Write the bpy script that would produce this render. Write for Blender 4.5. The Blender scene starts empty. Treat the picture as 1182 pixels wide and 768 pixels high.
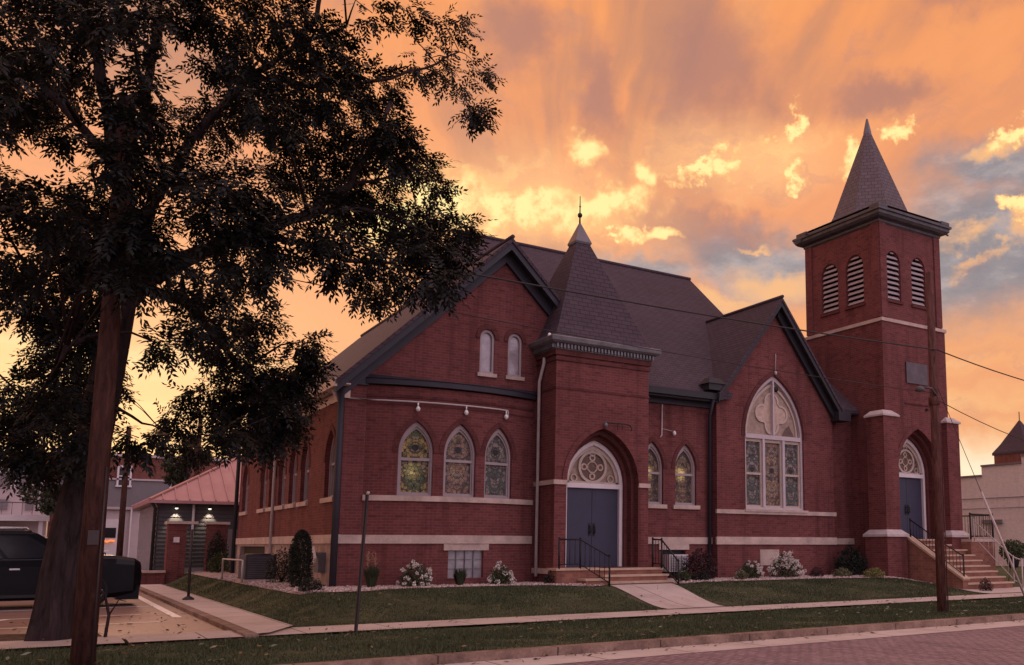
import bpy, bmesh, math, random
import numpy as np
from mathutils import Vector, Matrix
from mathutils.geometry import tessellate_polygon

random.seed(7)
RNG = np.random.default_rng(11)
SC = bpy.context.scene
COL = SC.collection
V = Vector
rad = math.radians

# ------------------------------------------------------------------ materials
class NT:
    """small helper around a node tree"""
    def __init__(self, tree):
        self.t = tree
        self.n = tree.nodes
        self.l = tree.links
    def node(self, typ, **kw):
        nd = self.n.new(typ)
        for k, v in kw.items():
            setattr(nd, k, v)
        return nd
    def put(self, sock, v):
        if isinstance(v, bpy.types.NodeSocket):
            self.l.new(v, sock)
        elif v is not None:
            if hasattr(sock, 'default_value'):
                dv = sock.default_value
                try:
                    n = len(dv)
                    if isinstance(v, (int, float)):
                        v = (v,) * n
                    v = tuple(v)
                    if n == 4 and len(v) == 3:
                        v = v + (1.0,)
                except TypeError:
                    pass
                sock.default_value = v
    def m(self, op, a, b=None, c=None, clamp=False):
        nd = self.node('ShaderNodeMath', operation=op)
        nd.use_clamp = clamp
        self.put(nd.inputs[0], a)
        if b is not None: self.put(nd.inputs[1], b)
        if c is not None: self.put(nd.inputs[2], c)
        return nd.outputs[0]
    def vm(self, op, a, b=None, out=0):
        nd = self.node('ShaderNodeVectorMath', operation=op)
        self.put(nd.inputs[0], a)
        if b is not None: self.put(nd.inputs[1], b)
        return nd.outputs[out]
    def mix(self, f, a, b, mode='MIX'):
        nd = self.node('ShaderNodeMix', data_type='RGBA', blend_type=mode)
        nd.clamp_factor = True
        self.put(nd.inputs[0], f)
        self.put(nd.inputs[6], a)
        self.put(nd.inputs[7], b)
        return nd.outputs[2]
    def ramp(self, f, stops, interp='LINEAR'):
        nd = self.node('ShaderNodeValToRGB')
        r = nd.color_ramp
        r.interpolation = interp
        while len(r.elements) < len(stops):
            r.elements.new(0.5)
        for e, (p, c) in zip(r.elements, stops):
            e.position = p
            e.color = tuple(c) + (1.0,) if len(c) == 3 else c
        self.put(nd.inputs[0], f)
        return nd.outputs[0]
    def rng(self, v, a, b, c=0.0, d=1.0, smooth=True):
        nd = self.node('ShaderNodeMapRange')
        if smooth: nd.interpolation_type = 'SMOOTHSTEP'
        self.put(nd.inputs[0], v)
        for i, x in enumerate((a, b, c, d)):
            self.put(nd.inputs[1 + i], x)
        return nd.outputs[0]
    def noise(self, vec, scale, detail=4.0, rough=0.55, dist=0.0, out=0):
        nd = self.node('ShaderNodeTexNoise')
        if vec is not None: self.put(nd.inputs['Vector'], vec)
        nd.inputs['Scale'].default_value = scale
        nd.inputs['Detail'].default_value = detail
        nd.inputs['Roughness'].default_value = rough
        nd.inputs['Distortion'].default_value = dist
        return nd.outputs[out]
    def map(self, vec, loc=(0, 0, 0), rot=(0, 0, 0), scale=(1, 1, 1)):
        nd = self.node('ShaderNodeMapping')
        self.put(nd.inputs[0], vec)
        nd.inputs[1].default_value = loc
        nd.inputs[2].default_value = rot
        nd.inputs[3].default_value = scale
        return nd.outputs[0]

MATS = {}
def new_mat(name, rough=0.8, metal=0.0, spec=0.4):
    m = bpy.data.materials.new(name)
    m.use_nodes = True
    g = NT(m.node_tree)
    b = m.node_tree.nodes['Principled BSDF']
    b.inputs['Roughness'].default_value = rough
    b.inputs['Metallic'].default_value = metal
    b.inputs['Specular IOR Level'].default_value = spec
    MATS[name] = m
    return g, b

def tc(g, which='UV'):
    return g.node('ShaderNodeTexCoord').outputs[which]

def bump(g, b, h, strength=0.3, dist=0.02):
    nd = g.node('ShaderNodeBump')
    nd.inputs['Strength'].default_value = strength
    nd.inputs['Distance'].default_value = dist
    g.put(nd.inputs['Height'], h)
    g.put(b.inputs['Normal'], nd.outputs[0])

def plain(name, col, rough=0.7, metal=0.0, var=0.25, scale=3.0, spec=0.4, bmp=0.0, coat=0.0):
    g, b = new_mat(name, rough, metal, spec)
    o = tc(g, 'Object')
    n = g.noise(o, scale, 6, 0.6)
    n2 = g.noise(o, scale * 11, 3, 0.6)
    f = g.m('ADD', g.m('MULTIPLY', n, 0.7), g.m('MULTIPLY', n2, 0.3))
    lo = tuple(c * (1 - var) for c in col)
    hi = tuple(min(1, c * (1 + var)) for c in col)
    g.put(b.inputs['Base Color'], g.ramp(f, [(0.3, lo), (0.7, hi)]))
    if bmp: bump(g, b, n2, bmp, 0.01)
    if coat:
        b.inputs['Coat Weight'].default_value = coat
        b.inputs['Coat Roughness'].default_value = 0.05
    return MATS[name]

def brick(name, c1, c2, mortar, bw=0.21, bh=0.072, ms=0.008, stain=0.35, bstr=0.5):
    g, b = new_mat(name, 0.86, 0, 0.25)
    uv = tc(g)
    br = g.node('ShaderNodeTexBrick')
    g.put(br.inputs['Vector'], uv)
    br.inputs['Scale'].default_value = 1.0
    br.inputs['Brick Width'].default_value = bw
    br.inputs['Row Height'].default_value = bh
    br.inputs['Mortar Size'].default_value = ms
    br.inputs['Mortar Smooth'].default_value = 0.3
    br.inputs['Bias'].default_value = 0.0
    g.put(br.inputs['Color1'], c1); g.put(br.inputs['Color2'], c2); g.put(br.inputs['Mortar'], mortar)
    n = g.noise(uv, 0.55, 6, 0.62)
    n2 = g.noise(g.map(uv, scale=(1.6, 0.35, 1)), 1.1, 5, 0.65)
    n3 = g.noise(uv, 7.0, 4, 0.6)
    c = g.mix(g.rng(n, 0.35, 0.75, 0.0, stain), br.outputs['Color'], tuple(x * 0.55 for x in c2))
    vb = g.node('ShaderNodeTexWhiteNoise', noise_dimensions='2D')
    sp = g.node('ShaderNodeSeparateXYZ'); g.put(sp.inputs[0], uv)
    row = g.m('FLOOR', g.m('DIVIDE', sp.outputs[1], bh))
    even = g.m('SUBTRACT', 1.0, g.m('FLOORED_MODULO', row, 2.0))
    colm = g.m('FLOOR', g.m('DIVIDE', g.m('ADD', sp.outputs[0], g.m('MULTIPLY', even, 0.5 * bw)), bw))
    cc = g.node('ShaderNodeCombineXYZ'); g.put(cc.inputs[0], colm); g.put(cc.inputs[1], row)
    cell = cc.outputs[0]
    odd = 1.0 if stain > .2 else .25
    g.put(vb.inputs['Vector'], cell)
    c = g.mix(g.rng(vb.outputs['Value'], 0.8, 1.0, 0.0, 0.42 * odd), c, tuple(x * 0.42 for x in c2))
    c = g.mix(g.rng(vb.outputs['Value'], 0.14, 0.0, 0.0, 0.3 * odd), c, (min(1, c1[0] * 1.35), c1[1] * 1.5, c1[2] * 1.45))
    n4 = g.noise(g.map(uv, scale=(2.6, 0.22, 1)), 1.0, 6, 0.6)
    c = g.mix(g.rng(n4, 0.47, 0.72, 0.0, 0.55 * (1 if stain > .2 else .3)), c, tuple(x * 0.38 for x in c2))
    c = g.mix(g.rng(n2, 0.55, 0.8, 0.0, 0.28), c, (min(1, c1[0] * 1.25), c1[1] * 1.9, c1[2] * 2.0))
    c = g.mix(g.rng(n3, 0.3, 0.7, 0.25, 0.0), c, tuple(x * 0.5 for x in c1))
    g.put(b.inputs['Base Color'], c)
    h = g.m('SUBTRACT', g.m('MULTIPLY', n3, 0.4), br.outputs['Fac'])
    bump(g, b, h, bstr, 0.012)
    return MATS[name]

def shingle(name, c, bw=0.3, bh=0.14):
    g, b = new_mat(name, 0.9, 0, 0.2)
    uv = tc(g)
    br = g.node('ShaderNodeTexBrick')
    g.put(br.inputs['Vector'], uv)
    br.inputs['Scale'].default_value = 1.0
    br.inputs['Brick Width'].default_value = bw
    br.inputs['Row Height'].default_value = bh
    br.inputs['Mortar Size'].default_value = 0.01
    g.put(br.inputs['Color1'], tuple(x * 1.1 for x in c)); g.put(br.inputs['Color2'], tuple(x * 0.9 for x in c))
    g.put(br.inputs['Mortar'], tuple(x * 0.45 for x in c))
    n = g.noise(uv, 0.4, 6, 0.65)
    n2 = g.noise(g.map(uv, scale=(2.5, 0.25, 1)), 0.8, 5, 0.6)
    col = g.mix(g.rng(n, 0.35, 0.7, 0.0, 0.25), br.outputs['Color'], tuple(x * 0.6 for x in c))
    col = g.mix(g.rng(n2, 0.5, 0.8, 0.0, 0.25), col, tuple(x * 1.6 for x in c))
    g.put(b.inputs['Base Color'], col)
    bump(g, b, g.m('SUBTRACT', g.m('MULTIPLY', n, 0.3), br.outputs['Fac']), 0.5, 0.02)
    return MATS[name]

def stained(name, cols, emit=0.0, warm=(1.0, 0.72, 0.25), seed=0.0):
    """leaded glass; UV is metres from the window's centre line and sill"""
    g, b = new_mat(name, 0.4, 0, 0.12)
    uv = tc(g)
    sx = g.node('ShaderNodeSeparateXYZ'); g.put(sx.inputs[0], uv)
    ax = g.m('ABSOLUTE', sx.outputs[0])
    cx = g.node('ShaderNodeCombineXYZ'); g.put(cx.inputs[0], ax); g.put(cx.inputs[1], sx.outputs[1]); cx.inputs[2].default_value = seed
    p = cx.outputs[0]
    vo = g.node('ShaderNodeTexVoronoi', feature='F1'); g.put(vo.inputs['Vector'], p); vo.inputs['Scale'].default_value = 11.0
    ve = g.node('ShaderNodeTexVoronoi', feature='DISTANCE_TO_EDGE'); g.put(ve.inputs['Vector'], p); ve.inputs['Scale'].default_value = 11.0
    s2 = g.node('ShaderNodeSeparateColor'); g.put(s2.inputs[0], vo.outputs['Color'])
    k = len(cols)
    base = g.ramp(s2.outputs[0], [(i / k, c) for i, c in enumerate(cols)], 'CONSTANT')
    # round medallion in the upper light, oval in the lower
    d1 = g.vm('LENGTH', g.vm('SUBTRACT', p, (0, 1.22, seed)), out=1)
    d2 = g.vm('LENGTH', g.vm('MULTIPLY', g.vm('SUBTRACT', p, (0, 0.48, seed)), (1, 0.8, 1)), out=1)
    ring = g.m('LESS_THAN', g.m('ABSOLUTE', g.m('SUBTRACT', d1, 0.2)), 0.035)
    core = g.m('LESS_THAN', d1, 0.085)
    oval = g.m('LESS_THAN', g.m('ABSOLUTE', g.m('SUBTRACT', d2, 0.2)), 0.04)
    c = g.mix(ring, base, cols[0])
    c = g.mix(core, c, (0.02, 0.018, 0.02))
    c = g.mix(oval, c, cols[1])
    lead = g.m('LESS_THAN', ve.outputs['Distance'], 0.045)
    c = g.mix(lead, c, (0.015, 0.012, 0.014))
    n = g.noise(uv, 2.2, 3, 0.5)
    c = g.mix(g.rng(n, 0.35, 0.7, 0.3, 0.0), c, (0.03, 0.026, 0.028))
    c = g.mix(0.05, c, (0.5, 0.42, 0.36))
    dk = g.noise(g.map(uv, loc=(seed, 0, 0)), 4.5, 3, 0.5)
    c = g.mix(g.rng(dk, 0.5, 0.66, 0.0, 0.6), c, (0.025, 0.022, 0.024))
    g.put(b.inputs['Base Color'], c)
    bump(g, b, g.noise(uv, 18, 2, 0.5), 0.15, 0.005)
    if emit > 0:
        dl = g.vm('LENGTH', g.vm('MULTIPLY', g.vm('SUBTRACT', uv, (-0.08, 0.62 + 0.35 * (seed > 5), 0)), (3.2, 2.6, 0)), out=1)
        spot = g.m('MULTIPLY', g.m('POWER', g.rng(dl, 1.0, 0.0), 1.6), g.m('SUBTRACT', 1.0, lead))
        g.put(b.inputs['Emission Color'], g.mix(0.55, c, warm))
        g.put(b.inputs['Emission Strength'], g.m('MULTIPLY', spot, emit))
    return MATS[name]

brick('brick', (0.212, 0.056, 0.051), (0.155, 0.042, 0.04), (0.185, 0.105, 0.1))
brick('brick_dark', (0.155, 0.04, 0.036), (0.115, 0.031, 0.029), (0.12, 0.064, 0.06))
brick('brick_far', (0.22, 0.07, 0.05), (0.16, 0.05, 0.04), (0.24, 0.15, 0.12))
brick('brick_painted', (0.82, 0.71, 0.68), (0.79, 0.68, 0.65), (0.73, 0.62, 0.6), stain=0.1, bstr=0.25)
brick('step_brick', (0.33, 0.14, 0.095), (0.25, 0.095, 0.07), (0.28, 0.18, 0.14), bw=0.2, bh=0.09)
plain('limestone', (0.5, 0.375, 0.32), 0.85, var=0.34, scale=2.5, bmp=0.3)
plain('cap_stone', (0.5, 0.42, 0.4), 0.8, var=0.2, scale=5)
plain('rough_stone', (0.36, 0.26, 0.22), 0.9, var=0.45, scale=4.0, bmp=0.8)
plain('tread_stone', (0.5, 0.35, 0.25), 0.85, var=0.22, scale=4, bmp=0.3)
plain('great_frame', (0.52, 0.44, 0.45), 0.6, var=0.12)
plain('window_frame', (0.36, 0.29, 0.29), 0.6, var=0.15)
plain('white_paint', (0.7, 0.62, 0.62), 0.55, var=0.1)
plain('cream_tracery', (0.5, 0.4, 0.33), 0.6, var=0.2, scale=6)
plain('tan_panel', (0.34, 0.24, 0.185), 0.55, var=0.35, scale=9)
plain('tan_panel_light', (0.5, 0.36, 0.28), 0.55, var=0.3, scale=9)
plain('medallion_brown', (0.13, 0.075, 0.055), 0.5, var=0.4, scale=9)
plain('pale_louver', (0.38, 0.31, 0.32), 0.7, var=0.25, scale=5)
plain('navy_trim', (0.03, 0.027, 0.038), 0.6, var=0.2)
plain('dark_trim', (0.022, 0.02, 0.025), 0.6, var=0.25)
plain('door_blue', (0.037, 0.036, 0.066), 0.5, var=0.15, scale=2)
plain('black_iron', (0.022, 0.018, 0.02), 0.45, metal=0.4, var=0.3, scale=8)
plain('dark_metal', (0.085, 0.08, 0.088), 0.55, metal=0.3, var=0.45, scale=4)
plain('weathered_metal', (0.17, 0.16, 0.17), 0.55, metal=0.4, var=0.4, scale=4)
plain('pale_pipe', (0.5, 0.43, 0.41), 0.5, var=0.15)
plain('fascia_light', (0.62, 0.48, 0.4), 0.6, var=0.12)
plain('gable_soffit', (0.05, 0.042, 0.055), 0.7, var=0.2)
plain('bronze_plaque', (0.09, 0.07, 0.08), 0.45, metal=0.5, var=0.3)
plain('bulb', (0.8, 0.76, 0.72), 0.3, var=0.05)
plain('dark_void', (0.012, 0.01, 0.012), 0.6, var=0.2)
plain('dark_glass', (0.02, 0.02, 0.024), 0.12, var=0.2, spec=0.35)
plain('curtain_glass', (0.36, 0.3, 0.32), 0.12, var=0.35, scale=5, spec=0.7)
plain('glass_block', (0.3, 0.27, 0.28), 0.25, var=0.3, scale=7, spec=0.6)
plain('ac_white', (0.6, 0.54, 0.53), 0.5, var=0.1)
plain('condenser_grey', (0.06, 0.055, 0.06), 0.5, metal=0.3, var=0.3)
plain('car_black', (0.004, 0.004, 0.006), 0.3, var=0.1, spec=0.15, coat=0.15)
plain('car_trim', (0.012, 0.012, 0.013), 0.5, var=0.2)
plain('tyre', (0.012, 0.011, 0.012), 0.8, var=0.3)
plain('alloy', (0.3, 0.29, 0.3), 0.3, metal=0.9, var=0.15)
plain('chrome', (0.6, 0.57, 0.56), 0.15, metal=1.0, var=0.05)
plain('headlamp_glass', (0.4, 0.4, 0.42), 0.1, var=0.2, spec=0.8)
plain('tail_red', (0.25, 0.02, 0.02), 0.2, var=0.1)
plain('sign_steel', (0.05, 0.035, 0.035), 0.6, metal=0.3, var=0.3)
plain('siding_dark', (0.06, 0.052, 0.056), 0.7, var=0.2, scale=2)
plain('lattice_pale', (0.42, 0.36, 0.36), 0.7, var=0.2)
plain('far_siding', (0.5, 0.4, 0.4), 0.8, var=0.12, scale=0.7)
plain('far_grey', (0.2, 0.17, 0.18), 0.8, var=0.15, scale=0.7)
plain('cable_black', (0.015, 0.013, 0.014), 0.6, var=0.1)
plain('guy_sleeve', (0.55, 0.45, 0.42), 0.5, var=0.1)
plain('lead_cap', (0.17, 0.155, 0.17), 0.5, metal=0.5, var=0.3)
shingle('roof_shingle', (0.08, 0.056, 0.068))
shingle('spire_shingle', (0.15, 0.118, 0.125), bw=0.24, bh=0.16)
stained('glass_amber', [(0.42, 0.3, 0.1), (0.12, 0.16, 0.07), (0.35, 0.27, 0.17), (0.09, 0.07, 0.05), (0.5, 0.36, 0.12)], 0.3, seed=1.0)
stained('glass_rose', [(0.34, 0.22, 0.16), (0.3, 0.17, 0.12), (0.22, 0.17, 0.15), (0.1, 0.075, 0.07), (0.4, 0.27, 0.17)], 0.06, seed=2.6)
stained('glass_teal', [(0.3, 0.25, 0.22), (0.09, 0.115, 0.105), (0.2, 0.17, 0.165), (0.09, 0.08, 0.075), (0.27, 0.21, 0.16)], 0.0, seed=4.3)
stained('glass_lit', [(0.26, 0.18, 0.11), (0.15, 0.09, 0.06), (0.2, 0.14, 0.1), (0.07, 0.05, 0.045), (0.3, 0.2, 0.1)], 0.9, warm=(1.0, 0.62, 0.2), seed=7.7)

def metal_roof():
    g, b = new_mat('metal_roof', 0.35, 0.2, 0.5)
    o = tc(g)
    n = g.noise(o, 0.8, 4, 0.6)
    g.put(b.inputs['Base Color'], g.ramp(n, [(0.3, (0.38, 0.19, 0.19)), (0.7, (0.48, 0.26, 0.26))]))
metal_roof()

def bark(name, c, s=1.0):
    g, b = new_mat(name, 0.95, 0, 0.1)
    o = g.map(tc(g, 'Object'), scale=(9 * s, 9 * s, 1.6 * s))
    n = g.noise(o, 1.3, 6, 0.65, 0.6)
    n2 = g.noise(tc(g, 'Object'), 0.9, 3)
    col = g.ramp(n, [(0.32, tuple(x * 0.35 for x in c)), (0.62, c), (0.8, tuple(x * 1.5 for x in c))])
    col = g.mix(g.rng(n2, 0.4, 0.7, 0, 0.3), col, tuple(x * 0.6 for x in c))
    g.put(b.inputs['Base Color'], col)
    bump(g, b, n, 0.9, 0.04)
bark('tree_bark', (0.05, 0.034, 0.034))
bark('pole_wood', (0.085, 0.04, 0.032), 1.4)
bark('pole_red', (0.15, 0.068, 0.058), 1.4)

def leafmat(name, c1, c2, trans=0.25):
    g, b = new_mat(name, 0.55, 0, 0.3)
    geo = g.node('ShaderNodeNewGeometry')
    r = geo.outputs['Random Per Island']
    n = g.noise(tc(g, 'Object'), 0.7, 3)
    f = g.m('ADD', g.m('MULTIPLY', r, 0.6), g.m('MULTIPLY', n, 0.4))
    c = g.ramp(f, [(0.2, c1), (0.8, c2)])
    g.put(b.inputs['Base Color'], c)
    if trans:
        t = g.node('ShaderNodeBsdfTranslucent'); g.put(t.inputs['Color'], c)
        mx = g.node('ShaderNodeMixShader'); mx.inputs[0].default_value = trans
        out = g.n['Material Output']
        g.l.new(b.outputs[0], mx.inputs[1]); g.l.new(t.outputs[0], mx.inputs[2]); g.l.new(mx.outputs[0], out.inputs[0])
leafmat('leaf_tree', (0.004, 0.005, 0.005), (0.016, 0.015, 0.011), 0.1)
leafmat('leaf_far', (0.03, 0.035, 0.02), (0.06, 0.065, 0.035), 0.2)
leafmat('leaf_shrub', (0.03, 0.045, 0.02), (0.075, 0.095, 0.04))
leafmat('leaf_dark', (0.012, 0.016, 0.012), (0.03, 0.036, 0.024))
leafmat('leaf_plum', (0.03, 0.013, 0.016), (0.06, 0.025, 0.028))
leafmat('leaf_gold', (0.12, 0.13, 0.04), (0.32, 0.28, 0.1))
leafmat('leaf_mixed', (0.07, 0.085, 0.035), (0.22, 0.2, 0.11))
leafmat('blossom', (0.62, 0.56, 0.5), (0.82, 0.78, 0.72), 0.3)
leafmat('plume', (0.3, 0.2, 0.12), (0.5, 0.34, 0.2), 0.3)
leafmat('grass_blade', (0.035, 0.05, 0.022), (0.115, 0.13, 0.065), 0.3)
leafmat('reed', (0.02, 0.03, 0.016), (0.06, 0.07, 0.035), 0.2)

def ground_mats():
    g, b = new_mat('lawn_soil', 0.95, 0, 0.1)
    o = tc(g, 'Object')
    n = g.noise(o, 0.6, 6, 0.65); n2 = g.noise(o, 14, 4, 0.6)
    f = g.m('ADD', g.m('MULTIPLY', n, 0.6), g.m('MULTIPLY', n2, 0.4))
    gc = g.ramp(f, [(0.3, (0.04, 0.045, 0.022)), (0.5, (0.085, 0.09, 0.045)), (0.72, (0.15, 0.135, 0.08))])
    n3 = g.noise(o, 1.7, 5, 0.6)
    g.put(b.inputs['Base Color'], g.mix(g.rng(n3, 0.58, 0.74, 0.0, 0.8), gc, (0.19, 0.135, 0.085)))
    bump(g, b, n2, 0.8, 0.03)
    g, b = new_mat('concrete', 0.9, 0, 0.2)
    o = tc(g, 'Object')
    n = g.noise(o, 1.1, 7, 0.65); n2 = g.noise(o, 30, 3, 0.6)
    f = g.m('ADD', g.m('MULTIPLY', n, 0.7), g.m('MULTIPLY', n2, 0.3))
    c = g.ramp(f, [(0.28, (0.34, 0.26, 0.22)), (0.5, (0.54, 0.44, 0.385)), (0.72, (0.64, 0.54, 0.48))])
    sx = g.node('ShaderNodeSeparateXYZ'); g.put(sx.inputs[0], o)
    def joint(s, period):
        return g.m('LESS_THAN', g.m('ABSOLUTE', g.m('SUBTRACT', g.m('FRACT', g.m('DIVIDE', s, period)), 0.5)), 0.008)
    j = g.m('MAXIMUM', joint(sx.outputs[0], 1.5), 0.0)
    c = g.mix(j, c, (0.13, 0.09, 0.075))
    g.put(b.inputs['Base Color'], c)
    bump(g, b, n2, 0.2, 0.01)
    g, b = new_mat('kerb_stone', 0.9, 0, 0.2)
    o = tc(g, 'Object')
    n = g.noise(o, 2.2, 7, 0.7); n2 = g.noise(o, 22, 3, 0.6)
    g.put(b.inputs['Base Color'], g.ramp(g.m('ADD', g.m('MULTIPLY', n, 0.75), g.m('MULTIPLY', n2, 0.25)),
          [(0.32, (0.1, 0.065, 0.05)), (0.5, (0.24, 0.155, 0.12)), (0.7, (0.4, 0.28, 0.22))]))
    sx = g.node('ShaderNodeSeparateXYZ'); g.put(sx.inputs[0], o)
    jj = g.m('LESS_THAN', g.m('ABSOLUTE', g.m('SUBTRACT', g.m('FRACT', g.m('DIVIDE', g.m('ADD', sx.outputs[0], g.m('MULTIPLY', n2, 0.03)), 1.83)), 0.5)), 0.006)
    g.put(b.inputs['Base Color'], g.mix(jj, g.n['Color Ramp'].outputs[0] if 'Color Ramp' in g.n else (0.2, 0.14, 0.11), (0.06, 0.04, 0.03)))
    bump(g, b, n2, 0.5, 0.02)
    # asphalt
    g, b = new_mat('asphalt', 0.62, 0, 0.4)
    o = tc(g, 'Object')
    n = g.noise(o, 0.5, 6, 0.6); n2 = g.noise(o, 55, 3, 0.6)
    c = g.ramp(g.m('ADD', g.m('MULTIPLY', n, 0.6), g.m('MULTIPLY', n2, 0.4)), [(0.3, (0.15, 0.085, 0.072)), (0.7, (0.24, 0.14, 0.118))])
    vo = g.node('ShaderNodeTexVoronoi', feature='DISTANCE_TO_EDGE'); g.put(vo.inputs['Vector'], g.vm('ADD', o, g.vm('SCALE', g.noise(o, 1.2, 3, out=1), None)))
    vo.inputs['Scale'].default_value = 0.28
    c = g.mix(g.m('LESS_THAN', vo.outputs['Distance'], 0.006), c, (0.03, 0.022, 0.02))
    g.put(b.inputs['Base Color'], c)
    bump(g, b, n2, 0.3, 0.01)
    # street brick, herringbone-like rows laid across the street
    g, b = new_mat('street_brick', 0.7, 0, 0.35)
    o = g.map(tc(g, 'Object'), rot=(0, 0, rad(90)))
    br = g.node('ShaderNodeTexBrick')
    g.put(br.inputs['Vector'], g.vm('ADD', o, g.vm('MULTIPLY', g.noise(o, 1.5, 2, out=1), (0.05, 0.05, 0))))
    br.inputs['Scale'].default_value = 1.0
    br.inputs['Brick Width'].default_value = 0.23; br.inputs['Row Height'].default_value = 0.11
    br.inputs['Mortar Size'].default_value = 0.012; br.inputs['Mortar Smooth'].default_value = 0.5
    g.put(br.inputs['Color1'], (0.36, 0.225, 0.24)); g.put(br.inputs['Color2'], (0.23, 0.145, 0.16)); g.put(br.inputs['Mortar'], (0.075, 0.05, 0.052))
    n = g.noise(o, 0.5, 6, 0.65); n2 = g.noise(o, 9, 4, 0.6)
    c = g.mix(g.rng(n, 0.35, 0.7, 0.0, 0.55), br.outputs['Color'], (0.36, 0.25, 0.245))
    c = g.mix(g.rng(n2, 0.35, 0.6, 0.4, 0.0), c, (0.09, 0.06, 0.06))
    n5 = g.noise(g.map(o, scale=(0.5, 1.6, 1)), 0.9, 5, 0.6)
    c = g.mix(g.rng(n5, 0.56, 0.72, 0.0, 0.6), c, (0.085, 0.055, 0.055))
    n6 = g.noise(o, 3.1, 3, 0.5)
    c = g.mix(g.rng(n6, 0.64, 0.72, 0.0, 0.5), c, (0.34, 0.25, 0.24))
    g.put(b.inputs['Base Color'], c)
    bump(g, b, g.m('SUBTRACT', g.m('MULTIPLY', n2, 0.6), br.outputs['Fac']), 0.7, 0.03)
    g, b = new_mat('line_paint', 0.6, 0, 0.4)
    o = tc(g, 'Object')
    n = g.noise(o, 6, 5, 0.7)
    g.put(b.inputs['Base Color'], g.ramp(n, [(0.3, (0.3, 0.23, 0.2)), (0.45, (0.75, 0.7, 0.66))]))
    g, b = new_mat('gravel_base', 0.95, 0, 0.1)
    o = tc(g, 'Object')
    vo = g.node('ShaderNodeTexVoronoi'); g.put(vo.inputs['Vector'], o); vo.inputs['Scale'].default_value = 16
    s = g.node('ShaderNodeSeparateColor'); g.put(s.inputs[0], vo.outputs['Color'])
    g.put(b.inputs['Base Color'], g.ramp(s.outputs[0], [(0.0, (0.22, 0.15, 0.13)), (0.5, (0.42, 0.31, 0.27)), (1.0, (0.55, 0.43, 0.38))]))
    bump(g, b, vo.outputs['Distance'], 0.9, 0.03)
    g, b = new_mat('pebble', 0.9, 0, 0.2)
    r = g.node('ShaderNodeNewGeometry').outputs['Random Per Island']
    g.put(b.inputs['Base Color'], g.ramp(r, [(0.0, (0.2, 0.13, 0.12)), (0.4, (0.42, 0.31, 0.28)), (1.0, (0.62, 0.5, 0.46))]))
    g, b = new_mat('far_ground', 0.95, 0, 0.1)
    n = g.noise(tc(g, 'Object'), 0.08, 6, 0.65)
    g.put(b.inputs['Base Color'], g.ramp(n, [(0.35, (0.07, 0.065, 0.035)), (0.65, (0.16, 0.13, 0.1))]))
    g, b = new_mat('soil', 0.95, 0, 0.1)
    n = g.noise(tc(g, 'Object'), 5, 6, 0.65)
    g.put(b.inputs['Base Color'], g.ramp(n, [(0.35, (0.05, 0.032, 0.025)), (0.65, (0.12, 0.08, 0.06))]))
    bump(g, b, n, 0.8, 0.03)
ground_mats()

# ------------------------------------------------------------------ mesh builder
def auto_uv(pts):
    n = V((0, 0, 0))
    for i in range(len(pts)):
        a, b = pts[i], pts[(i + 1) % len(pts)]
        n += V(((a.y - b.y) * (a.z + b.z), (a.z - b.z) * (a.x + b.x), (a.x - b.x) * (a.y + b.y)))
    if n.length < 1e-9: return [(p.x, p.y) for p in pts]
    n.normalize()
    if abs(n.z) > 0.98:
        return [(p.x, p.y) for p in pts]
    t = V((0, 0, 1)).cross(n); t.normalize()
    s = n.cross(t)
    return [(p.dot(t), p.dot(s)) for p in pts]

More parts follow.
